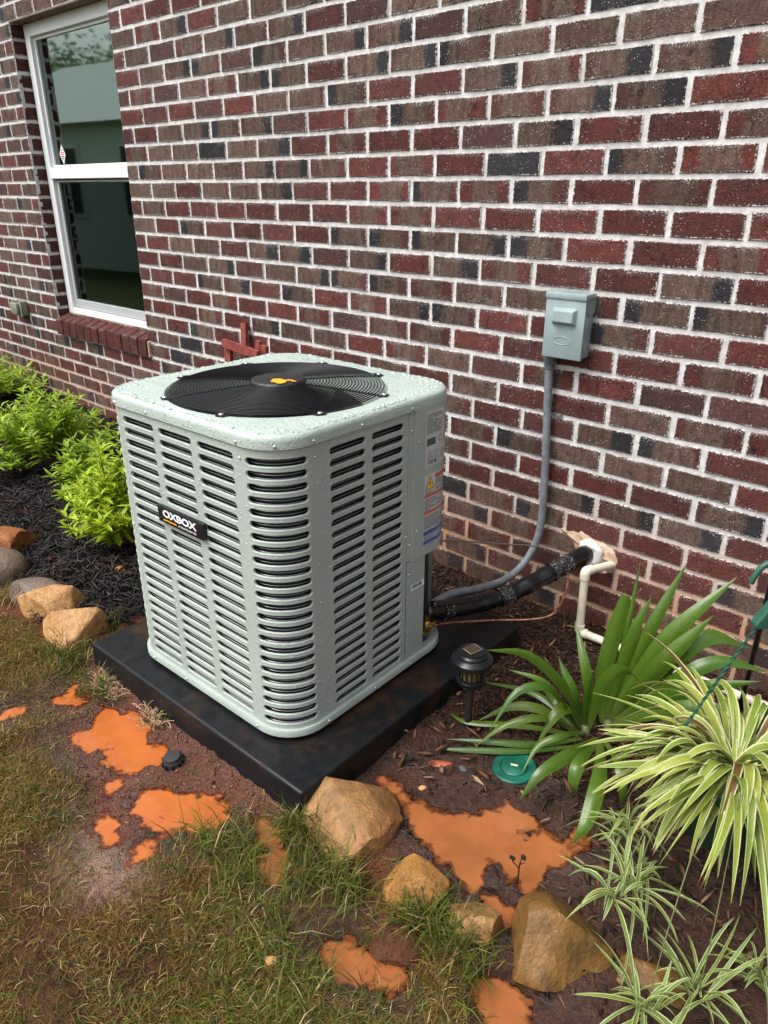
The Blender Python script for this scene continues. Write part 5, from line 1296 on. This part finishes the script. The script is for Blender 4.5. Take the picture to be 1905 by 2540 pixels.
for (cx_, cy_, sd_, n_) in ((-0.95, -1.335, 0.045, 200), (0.085, -1.300, 0.030, 260), (0.19, -1.345, 0.05, 200), (0.255, -1.345, 0.03, 90), (-0.484, -1.312, 0.018, 40),
                            (0.433, -1.30, 0.035, 260), (0.50, -1.275, 0.03, 160), (-0.06, -1.44, 0.05, 110), (0.03, -1.47, 0.06, 110), (-0.73, -1.36, 0.03, 130), (0.17, -1.42, 0.07, 120), (0.30, -1.50, 0.09, 140), (-1.45, -1.33, 0.04, 90), (-0.99, -1.18, 0.02, 40), (0.58, -1.32, 0.04, 120)):
    tx_.append(rs.normal(cx_, sd_, n_)); ty_.append(rs.normal(cy_, sd_*0.7, n_))
X_, Y_ = np.concatenate(tx_), np.concatenate(ty_); k = (sdist(X_, Y_, PADB) > 0.004) & (pud_d(X_, Y_) > -0.004); X_, Y_ = X_[k], Y_[k]
grass('grass_tufts', 'longer fresh green grass tufts along the rocks and the pad', X_, Y_, (0.05, 0.12), (0.0016, 0.0032), 0.85, np.full(len(X_), 0.88))
X_, Y_ = bridson(700, 0.35, 1.15, -1.35, -0.75, lambda x, y: keepR(x, y) & (rs.random(len(x)) < 0.35))
grass('weeds', 'thin weeds sprouting in the wet right bed', X_, Y_, (0.02, 0.06), (0.0016, 0.003), 0.7, np.full(len(X_), 0.8))

rr_ = random.Random(9)
for lab_, (cx_, cy_) in (('curly tangle of dry pale roots at the pad edge, nearer the left corner', (-0.735, -1.322)), ('curly tangle of dry pale roots at the middle of the pad edge', (-0.500, -1.318))):
    o = empty('root_tangle', (cx_, cy_, 0.01), 0, lab_, 'roots', 'dry roots along the pad')
    mb = MB()
    for k in range(46):
        p = Vector((rr_.uniform(-0.05, 0.05), rr_.uniform(-0.02, 0.02), 0.004)); a = rr_.uniform(0, 6.3); P = [p.copy()]
        for j in range(4):
            a += rr_.uniform(-1.3, 1.3); p = p+Vector((math.cos(a)*0.016, math.sin(a)*0.012, rr_.uniform(-0.006, 0.012))); p.z = max(p.z, 0.003); P.append(p.copy())
        mb.tube(catmull(P, 3), 0.00075, 4, cap=False)
    mb.build('root_fibres', M['root'], o, smooth=180, kind='stuff')

# ------------------------------------------------------------------ leaves
def ribbon(mb, pts, width, prof, fold=0.25, nseg=10, nac=2, tint=(0.1, 0.2, 0.03), rnd=0.5, side=None, twist=0.0, dry=0.0):
    P = catmull(pts, max(2, nseg//(len(pts)-1))); N = len(P)-1; V, A, T_ = [], [], []
    for i, p in enumerate(P):
        t_ = (P[min(i+1, N)]-P[max(i-1, 0)]).normalized()
        sd_ = side or t_.cross(Vector((0, 0, 1)))
        if sd_.length < 1e-3: sd_ = Vector((1, 0, 0))
        sd_ = (sd_-t_*sd_.dot(t_)).normalized(); up_ = sd_.cross(t_)
        if twist: 
            a = twist*i/N; sd_, up_ = sd_*math.cos(a)+up_*math.sin(a), up_*math.cos(a)-sd_*math.sin(a)
        w = width*prof(i/N)
        for k in range(nac+1):
            f = k/nac-0.5; V.append(p+sd_*(w*f)+up_*(abs(f)*2*w*fold*0.5)); A.append((k/nac, i/N, rnd)); T_.append(tint)
    n = nac+1
    mb.add(V, [(i*n+k, i*n+k+1, (i+1)*n+k+1, (i+1)*n+k) for i in range(N) for k in range(nac)], 0, leaf=A, tint=T_)
strap_prof = lambda t_: (0.45+0.55*min(1, t_*2.6))*max(0.02, (1-max(0, (t_-0.45)/0.55)**1.7))
spl = empty('strap_leaf_plant', (0.43, -0.54, 0.0), 0, 'large plant with long broad glossy green strap leaves in front of the wall', 'plant')
for i, (P, w) in enumerate(STRAP):
    mb = MB(); k = rr_.random(); low = max(p[2] for p in P) < 0.13
    g = (0.055+0.045*k, 0.135+0.05*k, 0.010+0.01*k) if not low else (0.060+0.05*k, 0.135+0.04*k, 0.018)
    dx, dy = P[-1][0]-P[0][0], P[-1][1]-P[0][1]
    prof = strap_prof if i else (lambda t_: (0.5+0.5*min(1, t_*2.6))*(1 if t_ < 0.80 else 1-2.2*(t_-0.80)))
    mid_ = Vector(P[len(P)//2]); tg_ = Vector(P[-1])-Vector(P[0]); side_ = tg_.cross(mid_-Vector((1.2, -2.0, 1.45))).normalized()
    if P[-1][2] < 0.13: side_ = side_*0.6+tg_.cross(Vector((0, 0, 1))).normalized()*0.4*(1 if side_.dot(tg_.cross(Vector((0, 0, 1)))) > 0 else -1)
    ribbon(mb, [Vector(p)-spl.location for p in P], w*1.12, prof, 0.30, 14, 4, g, 0.9 if low and k > 0.45 else 0.3*k, side=side_, twist=rr_.uniform(-0.25, 0.25))
    lf_ = mb.build('leaf', M['strap'], spl, smooth=180)
for (x, y) in ((0.412, -0.56), (0.45, -0.50)):
    mb = MB(); P = [(x-0.43, y+0.54, -0.01), (x-0.43, y+0.54, 0.02), (x-0.43, y+0.54, 0.04)]; mb.tube(P, [0.017, 0.015, 0.008], 10); mb.build('stem_base', M['runner'], spl, smooth=180)

# hanging basket and striped plant ----------------------------------
PX_, PY_ = 0.828, -0.800
hb_ = empty('hanging_pot', (PX_, PY_, 0.165), 0, 'dark green plastic hanging pot with twisted green cords', 'pot')
mb = MB(); mb.lathe([(0.0, 0.0), (0.078, 0.0), (0.084, 0.006), (0.112, 0.150), (0.120, 0.152), (0.121, 0.172), (0.115, 0.174), (0.108, 0.165), (0.104, 0.150)], 40); mb.build('pot', M['potgreen'], hb_, smooth=50)
mb = MB(); mb.lathe([(0.0, 0.158), (0.060, 0.156), (0.107, 0.150)], 24); mb.build('soil', M['soil'], hb_, smooth=180)
hz = 0.505                                          # underside of the hanger block
for k, a in enumerate((math.radians(196), math.radians(316), math.radians(76))):
    top = Vector((0.018*math.cos(a), 0.018*math.sin(a), hz-0.022)); bot = Vector((0.118*math.cos(a), 0.118*math.sin(a), 0.168)); mb = MB()
    for ph in (0, math.pi):                          # two strands laid round each other
        P = []
        d_ = (bot-top); L = d_.length; d_.normalize(); u_ = d_.cross(Vector((0, 1, 0))).normalized(); w_ = d_.cross(u_); n = 60
        for i in range(n+1):
            th = ph+i*0.95; P.append(top+d_*(L*i/n)+(u_*math.cos(th)+w_*math.sin(th))*0.0017)
        mb.tube(P, 0.0020, 5)
    mb.build('cord', M['hgreen'], hb_, smooth=180)
mb = MB()
rx = Vector((0.741, 0.671, 0)).normalized(); ry = Vector((-rx.y, rx.x, 0))
tri_ = [(-0.030, -0.026), (0.030, -0.026), (0.026, -0.018), (0.008, 0.030), (-0.008, 0.030), (-0.033, -0.018)]
V = [tuple(rx*a+Vector((0, 0, hz+b))+ry*o) for o in (-0.011, 0.011) for a, b in tri_]
n = len(tri_); mb.add(V, [tuple(range(n)), tuple(range(2*n-1, n-1, -1))]+[(k, n+k, n+(k+1) % n, (k+1) % n) for k in range(n)])
h1 = mb.build('hanger_block', M['hgreen'], hb_); bv = h1.modifiers.new('bevel', 'BEVEL'); bv.width = 0.004; bv.segments = 2
mb = MB(); P = [rx*0.0+Vector((0, 0, hz+0.028))]
for a, r in ((-80, .03), (-40, .032), (0, .034), (45, .034), (90, .034), (135, .034), (170, .036), (195, .042)):
    P.append(rx*(-0.012+r*math.cos(math.radians(a)))+Vector((0, 0, hz+0.075+r*math.sin(math.radians(a)))))
mb.tube(catmull(P, 5), [0.0055]*36+[0.005]*5+[0.0045]*0 if False else 0.0055, 8); mb.build('hanger_hook', M['hgreen'], hb_, smooth=180)

# pole whose arm carries the pot
po = empty('garden_pole', (0.687, -0.152, 0.0), 0, 'slim black metal pole behind the striped plant, its hook out of frame', 'pole')
mb = MB(); mb.tube([(0, 0, -0.15), (0, 0, 0.5), (0, 0, 1.25)], 0.0075, 10); mb.build('shaft', M['blackmetal'], po, smooth=180)
top = Vector((0, 0, 1.25)); end = Vector((PX_-0.687, PY_+0.152, 0.165+hz+0.094))+rx*(0.006)
mb = MB(); mb.tube(catmull([top, top+Vector((0.01, -0.06, 0.12)), top+Vector((0.05, -0.28, 0.17)), top+Vector((0.10, -0.52, 0.05)), end+Vector((0, -0.06, 0.28)), end+Vector((0, -0.03, 0.08)), end+Vector((0, 0.0, 0.006)), end+Vector((0, 0.03, 0.02))], 8), 0.0065, 10)
mb.build('hook_arm', M['blackmetal'], po, smooth=180)

spd = empty('striped_plant', (PX_, PY_, 0.318), 0, 'arching green and cream striped leaves spilling over the hanging pot', 'plant')
sp_prof = lambda t_: (0.55+0.45*min(1, t_*4))*max(0.03, 1-max(0, (t_-0.35)/0.65)**1.6)
def arch(base, az, el, L, g):
    d_ = Vector((math.cos(az)*math.cos(el), math.sin(az)*math.cos(el), math.sin(el)))
    sw = Vector((-d_.y, d_.x, 0))*rr_.uniform(-0.22, 0.22)*L
    return [base+d_*(L*t_)+sw*(t_*t_)+Vector((0, 0, -g*L*t_*t_)) for t_ in (0, 0.2, 0.42, 0.66, 0.85, 1.0)]
TL = math.atan2(-0.671, -0.741)                      # azimuth that points to the photograph's left
for k in range(225):
    az = TL+rr_.gauss(0, 0.6) if k % 6 == 0 else (rr_.uniform(0, 6.283) if k % 2 else math.radians(-80)+rr_.gauss(0, 0.85))
    b = Vector((math.cos(az), math.sin(az), 0))*rr_.uniform(0.0, 0.075)+Vector((0, 0, rr_.uniform(0, 0.012)))
    el = rr_.uniform(0.10, 1.15); L = rr_.uniform(0.16, 0.39)*(0.74 if math.cos(az-TL) > 0.6 else 1.0); g = rr_.uniform(0.45, 1.0)*math.sin(el)+rr_.uniform(0.05, 0.50)
    mb = MB(); c_ = rr_.random(); dead = rr_.random() < 0.05
    ribbon(mb, arch(b, az, el, L, g), rr_.uniform(0.013, 0.0215), sp_prof, 0.45, 15, 2, (0.15, 0.075, 0.028) if dead else (0.15+0.19*c_, 0.235+0.14*c_, 0.03+0.035*c_), rr_.random(), twist=rr_.uniform(-1.0, 1.0))
    mb.build('leaf', M['spider'], spd, smooth=180)
mb = MB()
for (tx, ty, tz) in ((0.752, -1.03, 0.13), (0.858, -1.185, 0.06), (0.915, -1.10, 0.07), (0.70, -0.98, 0.20), (0.985, -0.99, 0.06), (0.66, -0.90, 0.10), (0.745, -1.10, 0.16), (0.73, -0.93, 0.07)):
    e_ = Vector((tx, ty, tz))-spd.location; mb.tube(catmull([Vector((0, 0, 0.01)), Vector((e_.x*0.55, e_.y*0.55, 0.07)), Vector((e_.x*0.9, e_.y*0.9, e_.z*0.35)), e_], 8), 0.0011, 5)
mb.build('runner', M['runner'], spd, smooth=180, kind='stuff')
for (lab_, x, y, z, n, Lm) in (('striped plantlet hanging on a runner above the round boulder', 0.752, -1.03, 0.13, 11, 0.15), ('striped plantlet sprawling at the bottom of the photo', 0.858, -1.185, 0.055, 17, 0.17),
                               ('striped plantlet to the right of the sprawling one', 0.915, -1.10, 0.06, 15, 0.17), ('striped plantlet at the lower right frame edge', 0.985, -0.99, 0.05, 14, 0.16), ('small striped plantlet hanging left below the pot', 0.70, -0.95, 0.19, 14, 0.10), ('thin leaved striped plantlet just above the mud beside the pot', 0.66, -0.90, 0.10, 11, 0.12), ('thin leaved striped plantlet dangling in front of the boulder', 0.745, -1.10, 0.16, 10, 0.13), ('curly striped plantlet under the left side of the pot', 0.73, -0.93, 0.07, 11, 0.11)):
    o = empty('striped_plantlet', (x, y, z), 0, lab_, 'plantlet', 'plantlets of the striped plant')
    n = int(n*1.5)
    for k in range(n):
        mb = MB(); c_ = rr_.random(); az = 2*math.pi*k/n+rr_.uniform(-0.3, 0.3)
        ribbon(mb, arch(Vector((rr_.uniform(-.015, .015), rr_.uniform(-.015, .015), 0)), az, rr_.uniform(0.1, 1.3), Lm*rr_.uniform(0.5, 1.35), rr_.uniform(0.2, 1.0)), rr_.uniform(0.0045, 0.0085), sp_prof, 0.45, 10, 2, (0.12+0.07*c_, 0.20+0.06*c_, 0.05), rr_.random(), twist=rr_.uniform(-0.6, 0.6))
        mb.build('leaf', M['spider'], o, smooth=180)

# leafy shrubs along the wall ---------------------------------------
def bush(label, x, y, R, H, nst, cols, seed, lsz=1.0):
    r_ = random.Random(seed); z0 = float(gheight(np.array([x]), np.array([y]))[0])
    o = empty('leafy_shrub', (x, y, z0), 0, label, 'shrub', 'bright green shrubs along the wall')
    lv, stm = MB(), MB(); ls = 0.053*lsz
    for s_ in range(nst):
        az, rad = r_.uniform(0, 6.283), math.sqrt(r_.random())
        top = Vector((math.cos(az)*R*rad*r_.uniform(0.7, 1.3), math.sin(az)*R*rad*r_.uniform(0.7, 1.3), H*(1-0.62*rad**1.5)*r_.uniform(0.62, 1.22)))
        bs = Vector((top.x*0.18, top.y*0.18, 0)); mid = Vector((top.x*0.60, top.y*0.60, top.z*0.62)); P = catmull([bs, mid, top], 6)
        stm.tube(P, [0.0022-0.0012*i/len(P) for i in range(len(P))], 4, cap=False)
        dirv = (P[-1]-P[-3]).normalized(); nl = r_.randint(11, 16)
        for j in range(nl):
            f = 1-(j/nl)**1.25*0.78; q = P[min(len(P)-1, int(f*(len(P)-1)))]+(P[min(len(P)-1, int(f*(len(P)-1))+1)]-P[min(len(P)-1, int(f*(len(P)-1)))])*((f*(len(P)-1)) % 1)
            for sgn in (0, 1):
                a = j*1.571+sgn*math.pi+r_.uniform(-0.4, 0.4); h_ = Vector((math.cos(a), math.sin(a), 0)); el = r_.uniform(0.0, 0.75)+(0.5 if j < 2 else 0)
                d_ = (h_*math.cos(el)+Vector((0, 0, 1))*math.sin(el)).normalized(); L = ls*r_.uniform(0.7, 1.35)*(0.7 if j < 1 else 1); w = L*r_.uniform(0.26, 0.36)
                sd_ = d_.cross(Vector((0, 0, 1))); sd_ = sd_.normalized() if sd_.length > 1e-3 else Vector((1, 0, 0)); up_ = sd_.cross(d_)
                drp = up_*(-0.18*L)
                c_ = cols[0] if r_.random() < 0.5 else cols[1]; k_ = r_.uniform(0.65, 1.3); c_ = tuple(v*k_ for v in c_)
                V = [q, q+d_*(L*0.40)+sd_*(w*0.5)+up_*(w*0.18), q+d_*(L*0.42), q+d_*(L*0.40)-sd_*(w*0.5)+up_*(w*0.18), q+d_*L+drp, q+d_*(L*0.74)+sd_*(w*0.30)+drp*0.3, q+d_*(L*0.74)-sd_*(w*0.30)+drp*0.3]
                lv.add(V, [(0, 1, 2), (0, 2, 3), (2, 1, 5), (2, 6, 3), (2, 5, 4), (2, 4, 6)], 0, tint=[c_]*7)
    lv.build('foliage', M['bushleaf'], o, kind='stuff'); stm.build('stems', M['twig'], o, kind='stuff')
    return o
GA, GB = ((0.26, 0.41, 0.022), (0.40, 0.55, 0.033)), ((0.38, 0.53, 0.025), (0.50, 0.63, 0.038))
bush('wide bright green leafy shrub below the window', -2.62, -0.60, 0.37, 0.38, 110, GA, 1)
bush('yellow green leafy shrub half hidden behind the air conditioner', -1.53, -0.84, 0.18, 0.38, 65, GB, 2)
bush('green leafy shrub at the left frame edge below the outlet', -4.0, -0.42, 0.36, 0.30, 80, GA, 3)
bush('green leafy shrub between the wide shrub and the unit corner', -2.10, -0.66, 0.20, 0.26, 40, GA, 4)

# ------------------------------------------------------------------ path light, valve cover, sprinkler
sl = empty('solar_path_light', (0.165, -0.757, 0.0), 0, 'black solar path light with a round cap on a stake beside the pad', 'path light')
mb = MB(); mb.lathe([(0.0, -0.10), (0.004, -0.10), (0.0095, -0.02), (0.0095, 0.165), (0.0, 0.165)], 12); mb.build('stake', M['stake'], sl, smooth=40)
mb = MB(); mb.lathe([(0.0, 0.163), (0.034, 0.163), (0.037, 0.168), (0.037, 0.176), (0.031, 0.180), (0.0, 0.180)], 32); mb.build('lower_ring', M['sblack'], sl, smooth=40)
mb = MB(); mb.lathe([(0.0265, 0.180), (0.0265, 0.218)], 28); mb.build('lens', M['slens'], sl)
for k in range(14):
    a = 2*math.pi*k/14; q = MB(); q.tube([(0.0285*math.cos(a), 0.0285*math.sin(a), 0.179), (0.0285*math.cos(a), 0.0285*math.sin(a), 0.219)], 0.0018, 5); q.build('lens_rib', M['sblack'], sl)
mb = MB(); mb.lathe([(0.0, 0.218), (0.036, 0.218), (0.0500, 0.222), (0.0515, 0.228), (0.0505, 0.236), (0.043, 0.2435), (0.0385, 0.2455), (0.0375, 0.2505), (0.0320, 0.2545), (0.0310, 0.2590), (0.0, 0.2605)], 40); mb.build('cap', M['sblack'], sl, smooth=30)
def rot_quad(mb, w, d, z, a, mi=0, cx=0, cy=0):
    c_, s_ = math.cos(a), math.sin(a); mb.add([(cx+x*c_-y*s_, cy+x*s_+y*c_, z) for x, y in ((-w, -d), (w, -d), (w, d), (-w, d))], [(0, 1, 2, 3)], mi)
A_ = math.radians(78)
mb = MB(); rot_quad(mb, 0.0190, 0.0150, 0.2625, A_); mb.build('cell_frame', M['gold'], sl)
mb = MB()
for k in range(4):
    f = -0.01275+0.0085*k; rot_quad(mb, 0.0038, 0.0138, 0.2632, A_, 0, f*math.cos(A_), f*math.sin(A_))
mb.build('solar_cells', M['spanel'], sl, kind='stuff')
sl.scale = (1.08, 1.08, 1.03)

vc = empty('valve_cover', (0.346, -0.805, 0.016), 0, 'round flat green plastic valve cover set in the mulch', 'valve cover')
mb = MB(); mb.lathe([(0.056, -0.02), (0.056, 0.006), (0.053, 0.009), (0.036, 0.009), (0.0345, 0.006), (0.0, 0.006)], 40); mb.build('rim', M['vgreen'], vc, smooth=40)
mb = MB(); mb.lathe([(0.0335, 0.004), (0.0335, 0.0095), (0.031, 0.011), (0.0, 0.0115)], 40); lidm = mb.build('lid', M['vgreen'], vc, smooth=40)
mb = MB(); rot_quad(mb, 0.009, 0.0026, 0.0122, math.radians(20)); mb.build('slot', M['pvc'], lidm)
vc.rotation_euler = (math.radians(4), math.radians(-3), 0)

sh = empty('sprinkler_head', (-0.312, -1.376, 0.014), 0, 'black pop up sprinkler head in the mud beside the orange puddle', 'sprinkler')
mb = MB(); mb.lathe([(0.0, 0.0), (0.027, 0.0), (0.027, 0.014), (0.024, 0.018), (0.022, 0.018), (0.022, 0.023), (0.0205, 0.025), (0.0, 0.026)], 28); mb.build('cap', M['stake'], sh, smooth=40)
for k in range(10):
    a = 2*math.pi*k/10; q = MB(); q.box(-0.0018, 0.0018, -0.002, 0.002, 0.0, 0.016); w_ = q.build('rib', M['sblack'], sh); w_.location = (0.0275*math.cos(a), 0.0275*math.sin(a), 0.0); w_.rotation_euler = (0, 0, a)
sh.rotation_euler = (math.radians(6), 0, 0)

# ------------------------------------------------------------------ red wooden trellis and stake leaning on the wall
tr = empty('wooden_trellis', (-1.63, -0.07, 0.0), 0, 'small red stained wooden garden cross leaning on the wall behind the unit', 'trellis')
def slat(a, b, w, th, mat, parent, name):
    a, b = Vector(a)-parent.location, Vector(b)-parent.location; d_ = (b-a).normalized(); n_ = Vector((0, -1, 0)); n_ = (n_-d_*n_.dot(d_)).normalized(); s_ = d_.cross(n_); mb = MB()
    V = [p+s_*(w/2*i)+n_*(th/2*j) for p in (a, b) for i, j in ((-1, -1), (1, -1), (1, 1), (-1, 1))]
    mb.add(V, [(0, 1, 2, 3), (7, 6, 5, 4), (0, 4, 5, 1), (1, 5, 6, 2), (2, 6, 7, 3), (3, 7, 4, 0)]); return mb.build(name, mat, parent)
slat((-1.669, -0.020, 0.812), (-1.618, -0.10, 0.30), 0.036, 0.018, M['redwood'], tr, 'upright')
slat((-1.752, -0.085, 0.722), (-1.500, -0.085, 0.700), 0.036, 0.018, M['redwood'], tr, 'crossbar')
slat((-1.738, -0.066, 0.706), (-1.748, -0.10, 0.25), 0.040, 0.018, M['redwood'], tr, 'leg')
slat((-1.505, -0.045, 0.735), (-1.540, -0.045, 0.25), 0.036, 0.018, M['redwood'], tr, 'leg')
slat((-1.572, -0.022, 0.745), (-1.605, -0.060, 0.25), 0.030, 0.016, M['redwood'], tr, 'leg')
st_ = empty('wooden_stake', (-2.48, -0.22, 0.0), 0, 'brown wooden stake standing between the shrub and the unit', 'stake')
slat((-2.53, -0.22, 0.28), (-2.44, -0.24, -0.05), 0.035, 0.02, M['brownwood'], st_, 'post')

# ------------------------------------------------------------------ across the garden: what the window glass mirrors
def tree(label, x, y, H, R, seed, n=9000, dark=1.0):
    r_ = np.random.default_rng(seed); o = empty('garden_tree', (x, y, 0), 0, label, 'tree', 'trees across the garden')
    mb = MB(); mb.tube([(0, 0, -0.1), (0.1, 0, H*0.3), (0.05, 0.1, H*0.6), (0, 0, H*0.9)], [0.16, 0.13, 0.08, 0.02], 8)
    for k in range(7):
        a = k*2.4; mb.tube([(0.05, 0, H*(0.25+0.07*k)), (R*0.45*math.cos(a), R*0.45*math.sin(a), H*(0.38+0.07*k)), (R*0.8*math.cos(a), R*0.8*math.sin(a), H*(0.45+0.07*k))], [0.06, 0.04, 0.012], 6)
    mb.build('trunk', M['bark'], o, smooth=180)
    cl = r_.normal(0, 1, (46, 3)); cl /= np.linalg.norm(cl, axis=1)[:, None]; cl *= (r_.random((46, 1))**0.4); cl = cl*np.array([R, R, H*0.42])+np.array([0, 0, H*0.58])
    c_ = cl[r_.integers(0, 46, n)]+r_.normal(0, R*0.17, (n, 3)); sz = r_.uniform(0.05, 0.11, (n, 1))
    u_ = r_.normal(0, 1, (n, 3)); u_ /= np.linalg.norm(u_, axis=1)[:, None]; w_ = np.cross(u_, r_.normal(0, 1, (n, 3))); w_ /= np.linalg.norm(w_, axis=1)[:, None]
    V = np.stack([c_-u_*sz, c_+w_*sz*0.5, c_+u_*sz, c_-w_*sz*0.5], 1).reshape(-1, 3); F = np.arange(n*4).reshape(-1, 4)
    col = np.array([0.10, 0.17, 0.05])*dark*r_.uniform(0.6, 1.6, (n, 1))
    np_mesh('crown', V, F, M['tree'], o, 'stuff', {'tint': np.repeat(col, 4, 0)})
for i, (x, y, H, R, lab_) in enumerate(((-19.5, -8.6, 4.5, 2.2, 'broad green tree mirrored in the upper window pane'), (-23.5, -8.5, 5.2, 2.4, 'taller green tree behind the broad one'), (-19.5, -11.5, 4.4, 2.6, 'round green tree beyond the neighbouring house'),
                                      (-13.0, -10.5, 3.6, 1.9, 'small green tree beside the neighbouring house'), (-26.0, -6.5, 5.6, 2.6, 'far green tree at the end of the garden'))):
    tree(lab_, x, y, H, R, 40+i)
nh = empty('neighbour_house', (-13.6, -7.6, 0), math.radians(-8), 'pale neighbouring house with a grey gable roof mirrored in the window', 'house')
mb = MB(); mb.box(-3.5, 3.5, -3, 3, 0, 2.5); mb.build('wall', M['siding'], nh)
mb = MB(); V = [(-3.8, -3.3, 2.4), (3.8, -3.3, 2.4), (3.8, 3.3, 2.4), (-3.8, 3.3, 2.4), (-3.8, 0, 3.9), (3.8, 0, 3.9)]
mb.add(V, [(0, 1, 5, 4), (2, 3, 4, 5), (0, 4, 3), (1, 2, 5), (0, 3, 2, 1)]); mb.build('roof', M['shingle'], nh)
for x in (-2.2, 0.2, 2.2):
    mb = MB(); mb.box(x-0.45, x+0.45, 2.98, 3.04, 0.9, 2.1); wn_ = mb.build('window', M['winwhite'], nh)
    mb = MB(); mb.box(x-0.38, x+0.38, 3.035, 3.055, 0.97, 2.03); mb.build('pane', M['gasket'], wn_)
